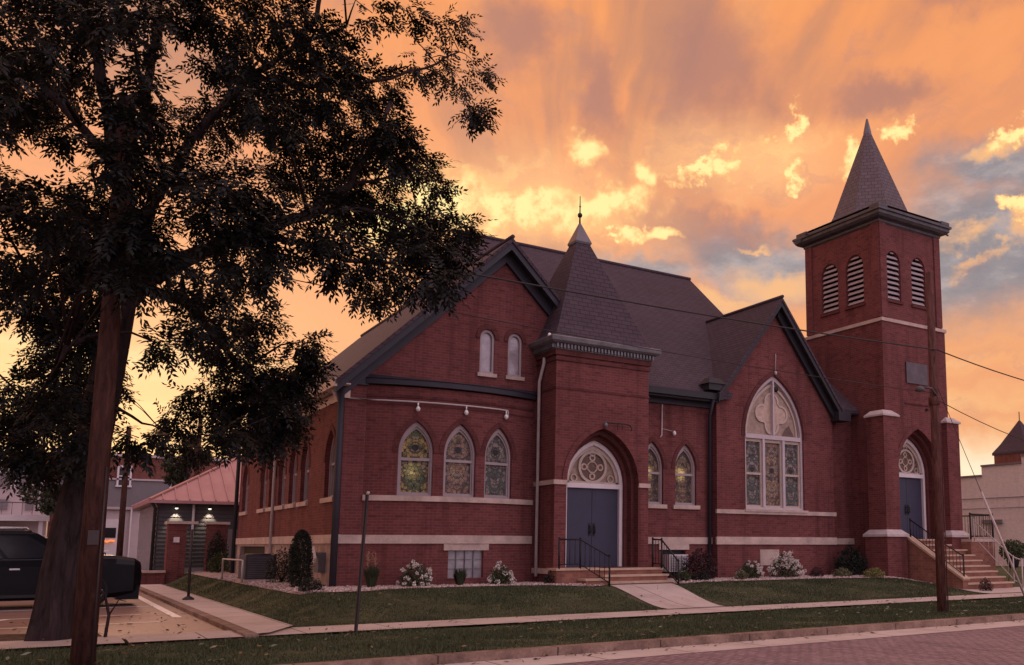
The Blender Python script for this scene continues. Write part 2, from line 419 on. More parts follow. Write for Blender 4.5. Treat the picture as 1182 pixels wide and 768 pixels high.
class MB:
    def __init__(self):
        self.v = []; self.f = []; self.uv = []; self.sm = []
    def face(self, pts, uv=None, smooth=False):
        pts = [V(p) for p in pts]
        b = len(self.v)
        self.v.extend(pts)
        self.f.append(tuple(range(b, b + len(pts))))
        self.uv.append(uv if uv else auto_uv(pts))
        self.sm.append(smooth)
    def mesh(self, verts, faces, smooth=False):
        verts = [V(p) for p in verts]
        b = len(self.v)
        self.v.extend(verts)
        for fc in faces:
            self.f.append(tuple(b + i for i in fc))
            self.uv.append(auto_uv([verts[i] for i in fc]))
            self.sm.append(smooth)
    def box(self, x0, x1, y0, y1, z0, z1):
        p = [(x0, y0, z0), (x1, y0, z0), (x1, y1, z0), (x0, y1, z0), (x0, y0, z1), (x1, y0, z1), (x1, y1, z1), (x0, y1, z1)]
        self.mesh(p, [(0, 3, 2, 1), (4, 5, 6, 7), (0, 1, 5, 4), (1, 2, 6, 5), (2, 3, 7, 6), (3, 0, 4, 7)])
    def hexa(self, bot, top):
        self.mesh(list(bot) + list(top), [(0, 3, 2, 1), (4, 5, 6, 7), (0, 1, 5, 4), (1, 2, 6, 5), (2, 3, 7, 6), (3, 0, 4, 7)])
    def bar(self, a, b, w, h=None, up=(0, 0, 1)):
        a, b = V(a), V(b); h = h or w
        d = (b - a).normalized()
        s = d.cross(V(up))
        if s.length < 1e-4: s = d.cross(V((0, 1, 0)))
        s.normalize(); u = s.cross(d).normalized()
        s *= w / 2; u *= h / 2
        self.hexa([a - s - u, a + s - u, a + s + u, a - s + u], [b - s - u, b + s - u, b + s + u, b - s + u])
    def tube(self, path, r, n=8, smooth=True, caps=True):
        path = [V(p) for p in path]
        rs = r if isinstance(r, (list, tuple)) else [r] * len(path)
        verts = []; faces = []
        prev = None
        for i, p in enumerate(path):
            if i == 0: d = path[1] - path[0]
            elif i == len(path) - 1: d = path[-1] - path[-2]
            else: d = (path[i + 1] - path[i]).normalized() + (path[i] - path[i - 1]).normalized()
            d.normalize()
            if prev is None:
                s = d.cross(V((0, 0, 1)))
                if s.length < 0.05: s = d.cross(V((0, 1, 0)))
            else:
                s = prev - d * prev.dot(d)
            s.normalize(); prev = s
            u = d.cross(s)
            for k in range(n):
                a = 2 * math.pi * k / n
                verts.append(p + (s * math.cos(a) + u * math.sin(a)) * rs[i])
        for i in range(len(path) - 1):
            for k in range(n):
                a = i * n + k; b = i * n + (k + 1) % n
                faces.append((a, b, b + n, a + n))
        if caps:
            faces.append(tuple(range(n - 1, -1, -1)))
            faces.append(tuple(range((len(path) - 1) * n, len(path) * n)))
        self.mesh(verts, faces, smooth)
    def lathe(self, c, prof, n=16, smooth=True):
        c = V(c); verts = []; faces = []
        for (r, z) in prof:
            for k in range(n):
                a = 2 * math.pi * k / n
                verts.append(c + V((r * math.cos(a), r * math.sin(a), z)))
        for i in range(len(prof) - 1):
            for k in range(n):
                a = i * n + k; b = i * n + (k + 1) % n
                faces.append((a, b, b + n, a + n))
        self.mesh(verts, faces, smooth)
    def strip(self, A, B, closed=False, smooth=False):
        n = len(A)
        for i in range(n if closed else n - 1):
            j = (i + 1) % n
            self.face([A[i], A[j], B[j], B[i]], smooth=smooth)
    def extrude(self, pts, vec):
        pts = [V(p) for p in pts]; vec = V(vec)
        q = [p + vec for p in pts]
        self.poly(pts); self.poly(q)
        self.strip(pts, q, True)
    def poly(self, pts):
        pts = [V(p) for p in pts]
        if len(pts) <= 4: self.face(pts); return
        for t in tessellate_polygon([pts]):
            self.face([pts[i] for i in t])
    def build(self, name, mat, parent=None, root=None, label=None):
        me = bpy.data.meshes.new(name)
        off = V(root.location) if root is not None else V((0, 0, 0))
        me.from_pydata([tuple(p - off) for p in self.v], [], self.f)
        uvl = me.uv_layers.new(name='UVMap')
        flat = []
        for u in self.uv:
            for a in u: flat.extend((a[0], a[1]))
        uvl.data.foreach_set('uv', flat)
        me.polygons.foreach_set('use_smooth', self.sm)
        me.materials.append(MATS[mat])
        me.update()
        o = bpy.data.objects.new(name, me)
        COL.objects.link(o)
        if parent is not None: o.parent = parent
        if label: o['label'] = label
        return o

def np_mesh(name, verts, faces_n, mat, parent=None, loc=None):
    """verts (N,3) array with consecutive faces of faces_n vertices"""
    nf = len(verts) // faces_n
    me = bpy.data.meshes.new(name)
    me.vertices.add(len(verts)); me.loops.add(len(verts)); me.polygons.add(nf)
    me.vertices.foreach_set('co', np.ascontiguousarray(verts, dtype=np.float32).ravel())
    me.loops.foreach_set('vertex_index', np.arange(len(verts), dtype=np.int32))
    me.polygons.foreach_set('loop_start', np.arange(0, len(verts), faces_n, dtype=np.int32))
    me.polygons.foreach_set('loop_total', np.full(nf, faces_n, dtype=np.int32))
    me.materials.append(MATS[mat])
    me.update(calc_edges=True)
    o = bpy.data.objects.new(name, me)
    COL.objects.link(o)
    if parent is not None: o.parent = parent
    if loc is not None: o.location = loc
    return o

def tag(o, label=None, cat=None, group=None, kind=None):
    if label: o['label'] = label
    if cat: o['category'] = cat
    if group: o['group'] = group
    if kind: o['kind'] = kind
    return o

def thing(name, label, cat, loc, group=None):
    o = bpy.data.objects.new(name, None)
    o.empty_display_size = 0.2
    COL.objects.link(o)
    o.location = loc
    return tag(o, label, cat, group)

def sheet(name, pts, mat, z=None):
    m = MB(); m.poly([(p[0], p[1], z if z is not None else p[2]) for p in pts])
    o = m.build(name, mat); o['kind'] = 'structure'
    return o

# ------------------------------------------------------------------ camera
cam = bpy.data.cameras.new('camera')
cam.sensor_width = 36.0
cam.lens = 36.0 * 1040.0 / 1182.0
cam.shift_x = -178.0 / 1182.0
cam.shift_y = 112.0 / 1182.0
cam.clip_start = 0.1; cam.clip_end = 2000
co = bpy.data.objects.new('camera', cam)
COL.objects.link(co)
co.location = (0, 0, 1.6)
co.rotation_euler = (rad(90 + 7.39), 0, rad(-34.54))
SC.camera = co

# ------------------------------------------------------------------ sky
def build_world():
    w = bpy.data.worlds.new('World')
    SC.world = w
    w.use_nodes = True
    g = NT(w.node_tree)
    bg = w.node_tree.nodes['Background']
    d = g.node('ShaderNodeTexCoord').outputs['Generated']
    s = g.node('ShaderNodeSeparateXYZ'); g.put(s.inputs[0], d)
    x, y, z = s.outputs
    az = g.m('MULTIPLY', g.m('ARCTAN2', x, y), 180 / math.pi)
    el = g.m('MULTIPLY', g.m('ARCSINE', z), 180 / math.pi)
    cb = g.node('ShaderNodeCombineXYZ'); g.put(cb.inputs[0], az); g.put(cb.inputs[1], el)
    E = cb.outputs[0]
    # domain warp so that every patch has a ragged, cloudy rim
    wv = g.vm('SUBTRACT', g.noise(d, 7.0, 5, 0.6, out=1), (0.5, 0.5, 0.5))
    W = g.vm('ADD', E, g.vm('MULTIPLY', wv, (9.0, 6.0, 0)))
    wv2 = g.vm('SUBTRACT', g.noise(d, 26.0, 4, 0.6, out=1), (0.5, 0.5, 0.5))
    W2 = g.vm('ADD', W, g.vm('MULTIPLY', wv2, (3.4, 2.6, 0)))
    def blob(P, a, e, ra, re, rot=0.0, soft=0.25):
        e = e * (0.915 + 0.0027 * (a - 30)); a = a - 5.4
        q = g.vm('SUBTRACT', P, (a, e, 0))
        if rot:
            r = g.node('ShaderNodeVectorRotate', rotation_type='Z_AXIS'); g.put(r.inputs['Vector'], q)
            r.inputs['Angle'].default_value = rad(-rot); q = r.outputs[0]
        L = g.vm('LENGTH', g.vm('MULTIPLY', q, (1 / ra, 1 / re, 0)), out=1)
        return g.rng(L, 1.0, soft, 0.0, 1.0)
    def mx(lst):
        o = lst[0]
        for b_ in lst[1:]: o = g.m('MAXIMUM', o, b_)
        return o
    base = g.ramp(g.m('DIVIDE', el, 90.0), [(0.0, (1.05, 0.66, 0.3)), (0.055, (0.98, 0.55, 0.24)), (0.13, (0.93, 0.4, 0.16)), (0.24, (0.9, 0.35, 0.15)),
                                             (0.36, (0.93, 0.34, 0.115)), (0.5, (0.92, 0.46, 0.28)), (1.0, (1.15, 0.86, 0.92))])
    # rays fanning upwards: noise in coordinates centred on the glow at az 30 el 18
    q = g.vm('SUBTRACT', g.vm('ADD', E, g.vm('MULTIPLY', wv, (3.5, 3.0, 0))), (27.7, 7.5, 0)); sq = g.node('ShaderNodeSeparateXYZ'); g.put(sq.inputs[0], q)
    ang = g.m('ARCTAN2', sq.outputs[0], sq.outputs[1])
    rr = g.vm('LENGTH', q, out=1)
    cr = g.node('ShaderNodeCombineXYZ'); g.put(cr.inputs[0], g.m('MULTIPLY', ang, 3.0)); g.put(cr.inputs[1], g.m('MULTIPLY', rr, 0.03)); cr.inputs[2].default_value = 3.3
    ray = g.noise(cr.outputs[0], 2.0, 4, 0.5)
    up = g.rng(el, 17.0, 27.0)
    base = g.mix(g.m('MULTIPLY', g.rng(ray, 0.42, 0.66), g.m('MULTIPLY', up, 0.75)), base, (0.5, 0.235, 0.15))
    base = g.mix(g.m('MULTIPLY', g.rng(ray, 0.48, 0.28), g.m('MULTIPLY', up, 0.6)), base, (1.0, 0.42, 0.15))
    # mauve shadowed cloud
    mau = mx([blob(W2, 35.5, 30.0, 3.2, 5.5, 25, 0.0), blob(W2, 43.5, 31, 6.5, 6.0, 20, 0.0), blob(W2, 54, 27.5, 7, 2.2, 0, 0.0), blob(W2, 43, 21.2, 9, 2.2, -4, 0.1), blob(W2, 33, 19.3, 6, 1.4, -4, 0.0), blob(W2, 60, 33, 9, 3.5, 0, 0.0), blob(W2, 29, 33.5, 4, 4, 30, 0.0)])
    base = g.mix(g.m('MULTIPLY', g.rng(mau, 0.0, 1.0), 0.85), base, (0.45, 0.205, 0.155))
    # blue-grey openings low on the right
    cl = g.noise(g.vm('MULTIPLY', d, (1, 1, 2.4)), 13.0, 8, 0.64)
    grey = mx([blob(W2, 61.5, 17.3, 14, 6.4), blob(W2, 48, 18.4, 12, 3.8, -4), blob(W2, 62, 21.6, 9, 2.6), blob(W, 38, 18.6, 6, 1.4), blob(W, 75, 18, 12, 8), blob(W, 40, 15.5, 8, 2.0)])
    base = g.mix(g.m('MULTIPLY', grey, 0.93), base, g.ramp(cl, [(0.3, (0.2, 0.21, 0.25)), (0.48, (0.28, 0.27, 0.295)), (0.58, (0.4, 0.36, 0.37)), (0.72, (0.62, 0.42, 0.34))]))
    # lit wisps inside the grey
    wisp = mx([blob(W2, 58.5, 18.2, 2.6, 0.7), blob(W2, 47.8, 17.4, 4.5, 1.8, -10), blob(W2, 62.4, 18.2, 1.6, 1.4), blob(W2, 60.8, 22.8, 3.0, 0.8, 20), blob(W2, 44, 16.0, 5, 1.2), blob(W2, 46.5, 20.6, 2.0, 0.35), blob(W2, 60.0, 17.0, 2.2, 0.4, 8)])
    base = g.mix(g.m('MULTIPLY', wisp, g.rng(cl, 0.34, 0.56, 0.25, 0.95)), base, (0.95, 0.5, 0.22))
    # low orange and cream bands right of the tower
    bands = g.noise(g.vm('MULTIPLY', W, (0.035, 0.55, 0)), 1.0, 4, 0.5)
    low = g.rng(el, 13.5, 10.5)
    base = g.mix(g.m('MULTIPLY', low, g.rng(bands, 0.4, 0.62, 0.0, 0.75)), base, (0.86, 0.34, 0.15))
    base = g.mix(g.m('MULTIPLY', low, g.rng(bands, 0.47, 0.32, 0.0, 0.7)), base, (0.98, 0.68, 0.36))
    # bright gold cloud edges: orange skirts round yellow cores, torn by fine noise
    nb = g.noise(d, 30.0, 7, 0.62)
    nf = g.noise(g.vm('MULTIPLY', d, (1, 1, 1.6)), 62.0, 5, 0.6)
    wv3 = g.vm('SUBTRACT', g.noise(d, 55.0, 4, 0.65, out=1), (0.5, 0.5, 0.5))
    W3 = g.vm('ADD', W2, g.vm('MULTIPLY', wv3, (2.4, 2.4, 0)))
    gold = mx([blob(W2, 29.5, 22.4, 12.0, 2.3, 2, 0.0), blob(W2, 24.0, 24.6, 7.0, 2.2, 0, 0.0), blob(W2, 30.0, 21.6, 6.5, 1.9, 4, 0.0), blob(W2, 25.5, 23.8, 4.6, 2.6, 0, 0.0), blob(W2, 36.5, 22.8, 5.0, 1.7, 12, 0.0), blob(W2, 35.0, 26.0, 2.2, 1.8, 0, 0.0), blob(W2, 39.6, 25.0, 1.7, 2.0, 30, 0.0),
               blob(W2, 21.5, 22.5, 5, 3.0, 0, 0.0), blob(W2, 38.5, 20.9, 3.0, 0.7, 8, 0.0)])
    puff = mx([blob(W3, 47.2, 27.4, 0.9, 1.7, -20, 0.0), blob(W3, 44.2, 25.4, 1.4, 1.5, 0, 0.0), blob(W3, 52.0, 24.1, 1.6, 2.0, 0, 0.0), blob(W3, 47.9, 24.2, 1.4, 1.1, 0, 0.0), blob(W3, 61.9, 23.6, 2.6, 1.0, 25, 0.0),
               blob(W3, 55.4, 24.9, 1.1, 1.3, 0, 0.0), blob(W3, 62.2, 18.9, 1.4, 1.2, 0, 0.0), blob(W3, 36.8, 20.9, 1.2, 0.5, 0, 0.0), blob(W3, 42.5, 24.8, 2.5, 0.8, 35, 0.0)])
    soft = mx([blob(W, 29.5, 22.6, 16, 5.6, 4, 0.0), blob(W, 45, 25.5, 10, 3.4, 0, 0.0)])
    base = g.mix(g.m('MULTIPLY', soft, 0.85), base, (1.06, 0.54, 0.23))
    fil = g.noise(g.vm('ADD', g.vm('MULTIPLY', W2, (0.2, 0.5, 0)), (3.0, 1.0, 0.0)), 1.0, 6, 0.62)
    base = g.mix(g.m('MULTIPLY', g.m('MULTIPLY', soft, g.rng(fil, 0.5, 0.68)), 0.85), base, (1.08, 0.64, 0.25))
    base = g.mix(g.m('MULTIPLY', g.rng(fil, 0.48, 0.3), 0.3), base, (0.5, 0.25, 0.2))
    ga = g.m('MULTIPLY', gold, g.rng(nb, 0.34, 0.62, 0.35, 1.35))
    pa = g.m('MULTIPLY', puff, g.rng(nf, 0.3, 0.62, 0.5, 1.35))
    tot_ = g.m('MAXIMUM', ga, pa)
    base = g.mix(g.m('MULTIPLY', g.rng(tot_, 0.05, 0.5), 0.85), base, (1.05, 0.55, 0.2))
    base = g.mix(g.rng(tot_, 0.24, 0.95), base, (1.2, 0.88, 0.36))
    # sunset glow low on the left and low on the right
    glow = mx([blob(W, 4, 9.5, 17, 6, 0, 0.0), blob(W, 10, 5, 22, 5, 0, 0.0)])
    base = g.mix(g.m('MULTIPLY', glow, 0.75), base, (1.15, 0.72, 0.3))
    glow2 = blob(W, 59.0, 4.6, 6, 3.0, 0, 0.1)
    base = g.mix(g.m('MULTIPLY', glow2, 0.85), base, (1.1, 0.92, 0.66))
    # unseen dome behind the camera, raised to bright rose to light the facade
    away = g.m('ABSOLUTE', g.m('SUBTRACT', az, 18.0))
    away = g.m('MINIMUM', away, g.m('SUBTRACT', 360.0, away))
    back = g.rng(away, 60.0, 125.0)
    bk = g.ramp(g.m('DIVIDE', el, 90.0), [(0.0, (1.15, 0.95, 1.2)), (0.25, (1.35, 1.08, 1.3)), (1.0, (1.25, 0.95, 1.08))])
    # dimming added to the unseen western sky so left-facing walls stay darker
    se = g.m('ABSOLUTE', g.m('SUBTRACT', az, -105.0)); se = g.m('MINIMUM', se, g.m('SUBTRACT', 360.0, se))
    bk = g.mix(g.m('MULTIPLY', g.rng(se, 78.0, 30.0), g.m('MULTIPLY', g.rng(el, 72.0, 45.0), g.rng(el, 9.0, 17.0))), bk, (0.42, 0.31, 0.4))
    gw_ = g.m('ABSOLUTE', g.m('ADD', az, 80.0))
    bk = g.mix(g.m('MULTIPLY', g.rng(gw_, 65.0, 15.0), g.rng(el, 17.0, 9.0)), bk, (2.1, 1.2, 0.95))  # low western glow, out of view, added to brighten the side wall
    bkn = g.noise(g.vm('MULTIPLY', d, (1, 1, 2)), 3.0, 6, 0.6)
    bk = g.mix(g.rng(bkn, 0.45, 0.65, 0, 0.5), bk, (1.05, 0.7, 0.72))
    base = g.mix(back, base, bk)
    # below the horizon
    base = g.mix(g.rng(el, 0.0, -4.0), base, (0.3, 0.2, 0.2))
    # physical twilight sky underneath the clouds
    sky = g.node('ShaderNodeTexSky', sky_type='NISHITA')
    sky.sun_disc = False
    sky.sun_elevation = rad(11.0)
    sky.sun_rotation = rad(5.0)
    tot = g.mix(1.0, base, g.vm('SCALE', sky.outputs[0], None), 'ADD')
    for nd in g.n:
        if nd.type == 'VECT_MATH' and nd.operation == 'SCALE':
            nd.inputs['Scale'].default_value = 0.006
    g.put(bg.inputs[0], tot)
    bg.inputs[1].default_value = 1.0
build_world()
for nd in MATS['asphalt'].node_tree.nodes:
    if nd.type == 'VECT_MATH' and nd.operation == 'SCALE': nd.inputs['Scale'].default_value = 0.6

sun = bpy.data.lights.new('sun', 'SUN')
sun.energy = 0.6; sun.angle = rad(12); sun.color = (1.0, 0.56, 0.4)
so = bpy.data.objects.new('sun', sun); COL.objects.link(so)
SUN_AZ, SUN_EL = rad(5), rad(11)
sd = V((math.sin(SUN_AZ) * math.cos(SUN_EL), math.cos(SUN_AZ) * math.cos(SUN_EL), math.sin(SUN_EL)))
so.rotation_euler = (-sd).to_track_quat('-Z', 'Y').to_euler()
so.location = (0, 0, 30)
SC.view_settings.view_transform = 'Standard'
SC.view_settings.look = 'None'
SC.view_settings.exposure = 0.0
SC.view_settings.gamma = 1.0

# ------------------------------------------------------------------ ground
def sstep(t):
    t = max(0.0, min(1.0, t)); return t * t * (3 - 2 * t)
def zl(x, y):
    """height of the church lot"""
    front = sstep((y - 17.3) / 3.4)
    west = sstep((x - 3.75) / 1.3)
    east = 1 - 0.55 * sstep((x - 22.5) / 2.5) * (1 - sstep((y - 20.0) / 2.0))
    return 0.16 + 0.46 * front * west * east

def patch(name, poly, zf, mat, step=0.5, kind='structure'):
    """a sheet over a polygon that follows the slope of the lot"""
    from mathutils.geometry import delaunay_2d_cdt
    pts = []
    n = len(poly)
    for i in range(n):
        a, b = V(poly[i]), V(poly[(i + 1) % n])
        k = max(1, int((b - a).length / step))
        for j in range(k): pts.append(a.lerp(b, j / k))
    nb = len(pts)
    edges = [(i, (i + 1) % nb) for i in range(nb)]
    xs = [p.x for p in pts]; ys = [p.y for p in pts]
    x = min(xs) + step / 2
    while x < max(xs):
        y = min(ys) + step / 2
        while y < max(ys):
            pts.append(V((x, y))); y += step
        x += step
    vv, ee, ff, *_ = delaunay_2d_cdt(pts, edges, [list(range(nb))], 1, 1e-4)
    m = MB()
    m.mesh([(p.x, p.y, zf(p.x, p.y)) for p in vv], ff, True)
    o = m.build(name, mat); o['kind'] = kind
    return o

sheet('ground', [(-500, -300), (700, -300), (700, 700), (-500, 700)], 'far_ground', -0.06)
sheet('street', [(-150, -3), (250, -3), (250, 11.3), (-150, 11.3)], 'street_brick', 0.0)
sheet('gutter', [(-150, 11.25), (250, 11.25), (250, 12.12), (-150, 12.12)], 'concrete', 0.006)
m = MB(); m.box(-150, 250, 12.1, 12.34, -0.05, 0.125); o = m.build('kerb', 'kerb_stone'); o['kind'] = 'structure'
sheet('verge', [(-150, 12.33), (250, 12.33), (250, 16.05), (-150, 16.05)], 'lawn_soil', 0.12)
sheet('sidewalk', [(1.2, 16.0), (250, 16.0), (250, 17.3), (1.2, 17.3)], 'concrete', 0.165)
m = MB(); m.poly([(-150, 16.0, 0.165), (1.15, 16.0, 0.165), (1.15, 17.3, 0.165), (-150, 17.3, 0.165)]); o = m.build('sidewalk', 'concrete'); o['kind'] = 'structure'
sheet('parking_lot', [(-150, 17.25), (1.2, 17.25), (1.2, 15.95), (2.83, 15.95), (2.83, 60), (-150, 60)], 'asphalt', 0.125)
sheet('tree_pit', [(-1.2, 17.3), (0.95, 17.3), (0.9, 18.6), (-0.4, 19.0), (-1.3, 18.5)], 'soil', 0.14)
m = MB(); m.box(2.8, 3.0, 15.95, 39, 0.0, 0.2); o = m.build('kerb', 'kerb_stone'); o['kind'] = 'structure'
sheet('path', [(2.99, 15.98), (3.2, 16.1), (3.8, 17.25), (3.8, 42), (2.99, 42)], 'concrete', 0.205)
def zlg(x, y): return zl(x, y)
patch('lawn', [(3.8, 17.3), (40, 17.3), (40, 45), (3.8, 45)], zl, 'lawn_soil', 0.6)
patch('path', [(11.95, 17.28), (13.6, 17.28), (14.1, 20.2), (12.15, 20.2)], lambda x, y: zl(x, y) + 0.02, 'concrete', 0.3)
patch('path', [(23.9, 17.28), (31, 17.28), (31, 18.6), (24.0, 18.6)], lambda x, y: zl(x, y) + 0.02, 'concrete', 0.3)
GRAV1 = [(4.75, 40), (4.7, 22.2), (4.72, 20.9), (5.1, 20.35), (5.9, 20.3), (7.0, 20.75), (8.6, 20.95), (10.0, 20.7), (11.0, 20.3), (11.6, 20.1), (12.0, 20.2), (12, 23), (5.9, 23), (5.9, 40)]
GRAV2 = [(14.2, 20.1), (15.2, 20.3), (16.4, 20.35), (18.5, 20.35), (21, 20.3), (23.2, 20.0), (24.3, 19.5), (24.3, 22.8), (14.2, 22.8)]
patch('gravel_bed', GRAV1, lambda x, y: zl(x, y) + 0.015, 'gravel_base', 0.4)
patch('gravel_bed', GRAV2, lambda x, y: zl(x, y) + 0.015, 'gravel_base', 0.4)
# painted bays of the parking lot
for pts in ([(2.38, 21.6), (2.55, 21.6), (2.55, 38), (2.38, 38)], [(-9, 22.9), (1.9, 22.9), (1.9, 23.02), (-9, 23.02)], [(-9, 19.95), (2.1, 20.5), (2.1, 20.62), (-9, 20.07)],
            [(-9, 25.9), (2.42, 25.9), (2.42, 26.02), (-9, 26.02)], [(-9, 31), (2.42, 31), (2.42, 31.12), (-9, 31.12)], [(-2.6, 18.5), (-2.48, 18.5), (-0.4, 22.9), (-0.52, 22.9)]):
    sheet('painted_line', pts, 'line_paint', 0.13)

def inside(P, x, y):
    c = np.zeros(len(x), bool)
    n = len(P)
    for i in range(n):
        x0, y0 = P[i]; x1, y1 = P[(i + 1) % n]
        cond = ((y0 > y) != (y1 > y))
        with np.errstate(divide='ignore', invalid='ignore'):
            xi = (x1 - x0) * (y - y0) / (y1 - y0 + 1e-12) + x0
        c ^= cond & (x < xi)
    return c
def zl_np(x, y):
    ss = lambda t: (lambda u: u * u * (3 - 2 * u))(np.clip(t, 0, 1))
    return 0.16 + 0.46 * ss((y - 17.3) / 3.4) * ss((x - 3.75) / 1.3) * (1 - 0.55 * ss((x - 22.5) / 2.5) * (1 - ss((y - 20.0) / 2.0)))

def pebbles(name, poly, n, label):
    P = np.array(poly); lo = P.min(0); hi = P.max(0)
    x = RNG.uniform(lo[0], hi[0], n * 3); y = RNG.uniform(lo[1], min(hi[1], 33), n * 3)
    k = inside(poly, x, y); x = x[k][:n]; y = y[k][:n]
    z = zl_np(x, y) + 0.02
    base = np.array([(1, 0, 0), (0, 1, 0), (-1, 0, 0), (0, -1, 0), (0, 0, 0.8), (0, 0, -0.5)], float)
    tri = [(0, 1, 4), (1, 2, 4), (2, 3, 4), (3, 0, 4), (1, 0, 5), (2, 1, 5), (3, 2, 5), (0, 3, 5)]
    s = RNG.uniform(0.025, 0.06, (len(x), 1, 3)) * np.array([1, 1, 0.7])
    vv = base[None] * s * RNG.uniform(0.7, 1.3, (len(x), 6, 1))
    a = RNG.uniform(0, 6.28, len(x)); c, sn = np.cos(a)[:, None], np.sin(a)[:, None]
    vx = vv[..., 0] * c - vv[..., 1] * sn; vy = vv[..., 0] * sn + vv[..., 1] * c
    W = np.stack([vx + x[:, None], vy + y[:, None], vv[..., 2] + z[:, None]], -1)
    out = W[:, np.array(tri).ravel(), :].reshape(-1, 3)
    o = np_mesh(name, out, 3, 'pebble')
    tag(o, label, 'gravel', None, 'stuff')
pebbles('gravel', GRAV1, 5200, 'pale river gravel in the bed along the bowed west end of the church')
pebbles('gravel', GRAV2, 3600, 'pale river gravel in the bed between entrance porch and bell tower')

def grass(name, label, test, box, n, zf, hmin, hmax):
    x = RNG.uniform(box[0], box[1], n); y = RNG.uniform(box[2], box[3], n)
    k = test(x, y); x = x[k]; y = y[k]
    bare = np.sin(x * 2.1 + 1.7 * np.sin(y * 1.3 + 2)) * np.sin(y * 2.9 + 1.1 * np.sin(x * 1.1)) > 0.82
    k2 = ~(bare & (RNG.uniform(0, 1, len(x)) < .75)); x = x[k2]; y = y[k2]
    pat = 0.75 + 0.45 * np.sin(x * 1.7 + 0.6 * np.sin(y * 2.3)) * np.sin(y * 1.9 + x * 0.4)
    h = RNG.uniform(hmin, hmax, len(x)) * pat
    a = RNG.uniform(0, 6.283, len(x)); w = RNG.uniform(0.006, 0.013, len(x))
    ln = RNG.uniform(-0.03, 0.03, (2, len(x)))
    z = zf(x, y)
    dx, dy = np.cos(a) * w, np.sin(a) * w
    A = np.stack([x - dx, y - dy, z - 0.005], -1); B = np.stack([x + dx, y + dy, z - 0.005], -1)
    C = np.stack([x + ln[0], y + ln[1], z + h], -1)
    o = np_mesh(name, np.stack([A, B, C], 1).reshape(-1, 3), 3, 'grass_blade')
    tag(o, label, 'grass', None, 'stuff')
NOLAWN = [[(11.9, 17), (13.65, 17), (14.12, 20), (14.3, 21.6), (10.9, 21.6), (10.9, 20.6), (11.8, 20.0)], [(23.8, 17), (31, 17), (31, 22), (23.8, 22)], GRAV1, GRAV2]
def lawn_ok(x, y):
    k = np.ones(len(x), bool)
    for P in NOLAWN: k &= ~inside(P, x, y)
    return k
grass('lawn_grass', 'short dark lawn grass sloping up to the church', lawn_ok, (3.82, 26, 17.32, 21.4), 90000, zl_np, 0.03, 0.07)
grass('lawn_grass', 'narrow strip of lawn grass beside the path to the garage', lawn_ok, (3.82, 4.9, 21.4, 38), 9000, zl_np, 0.03, 0.07)
grass('verge_grass', 'darker grass of the street verge between kerb and sidewalk', lambda x, y: (y < 15.98) | (np.sin(x * 9) > 0.3), (-3, 28, 12.34, 16.02), 110000, lambda x, y: np.full(len(x), 0.12), 0.03, 0.085)

def litter(name, label, n, box, zf, mat):
    x = RNG.uniform(box[0], box[1], n); y = RNG.uniform(box[2], box[3], n)
    k = (np.sin(x * 3.1) * np.sin(y * 4.3 + x) > -.4); x = x[k]; y = y[k]; n = len(x)
    z = zf(x, y) + RNG.uniform(.02, .06, n)
    a = RNG.uniform(0, 6.283, n); L = RNG.uniform(.03, .07, n); w = L * .35
    d = np.stack([np.cos(a) * L, np.sin(a) * L, RNG.uniform(-.01, .02, n)], -1); sd_ = np.stack([-np.sin(a) * w, np.cos(a) * w, RNG.uniform(-.008, .015, n)], -1)
    P_ = np.stack([x, y, z], -1)
    o = np_mesh(name, np.stack([P_ - d, P_ + sd_, P_ + d, P_ - sd_], 1).reshape(-1, 3), 4, mat)
    tag(o, label, 'leaves', None, 'stuff')
leafmat('fallen', (0.08, 0.05, 0.025), (0.24, 0.15, 0.07), 0.0)
leafmat('clover', (0.1, 0.13, 0.07), (0.3, 0.32, 0.22), 0.2)
litter('fallen_leaves', 'dry fallen leaves scattered on the street verge and sidewalk', 420, (-2, 24, 12.4, 17.2), lambda x, y: np.full(len(x), .15), 'fallen')
litter('fallen_leaves', 'dry fallen leaves scattered on the church lawn', 260, (4, 23, 17.5, 20.6), zl_np, 'fallen')
litter('fallen_leaves', 'dry leaves and grit lying in the street gutter', 260, (2, 24, 11.7, 12.1), lambda x, y: np.full(len(x), -.01), 'fallen')
litter('fallen_leaves', 'dry leaves on the parking lot around the tree', 200, (-3, 2.7, 17.4, 24), lambda x, y: np.full(len(x), .115), 'fallen')
litter('weeds', 'pale clover and weeds flecking the verge grass', 260, (-2, 24, 12.5, 15.9), lambda x, y: np.full(len(x), .14), 'clover')

# ------------------------------------------------------------------ church helpers
def arch(cx, half, v0, vs, va, n=8):
    """pointed-arch outline, from lower left counter-clockwise"""
    r = va - vs
    rho = (half * half + r * r) / (2 * half)
    pts = []
    if v0 < vs - 1e-6:
        pts += [(cx - half, v0), (cx + half, v0)]
    cxr = half - rho
    a1 = math.atan2(r, -cxr)
    for i in range(n + 1):
        a = a1 * i / n
        pts.append((cx + cxr + rho * math.cos(a), vs + rho * math.sin(a)))
    for i in range(n - 1, -1, -1):
        a = a1 * i / n
        pts.append((cx - cxr - rho * math.cos(a), vs + rho * math.sin(a)))
    if v0 >= vs - 1e-6:
        pass
    return pts
def round_arch(cx, half, v0, vs, n=8, k=1.0):
    pts = [(cx - half, v0), (cx + half, v0)]
    for i in range(2 * n + 1):
        a = math.pi * i / (2 * n)
        pts.append((cx + half * math.cos(a), vs + k * half * math.sin(a)))
    return pts

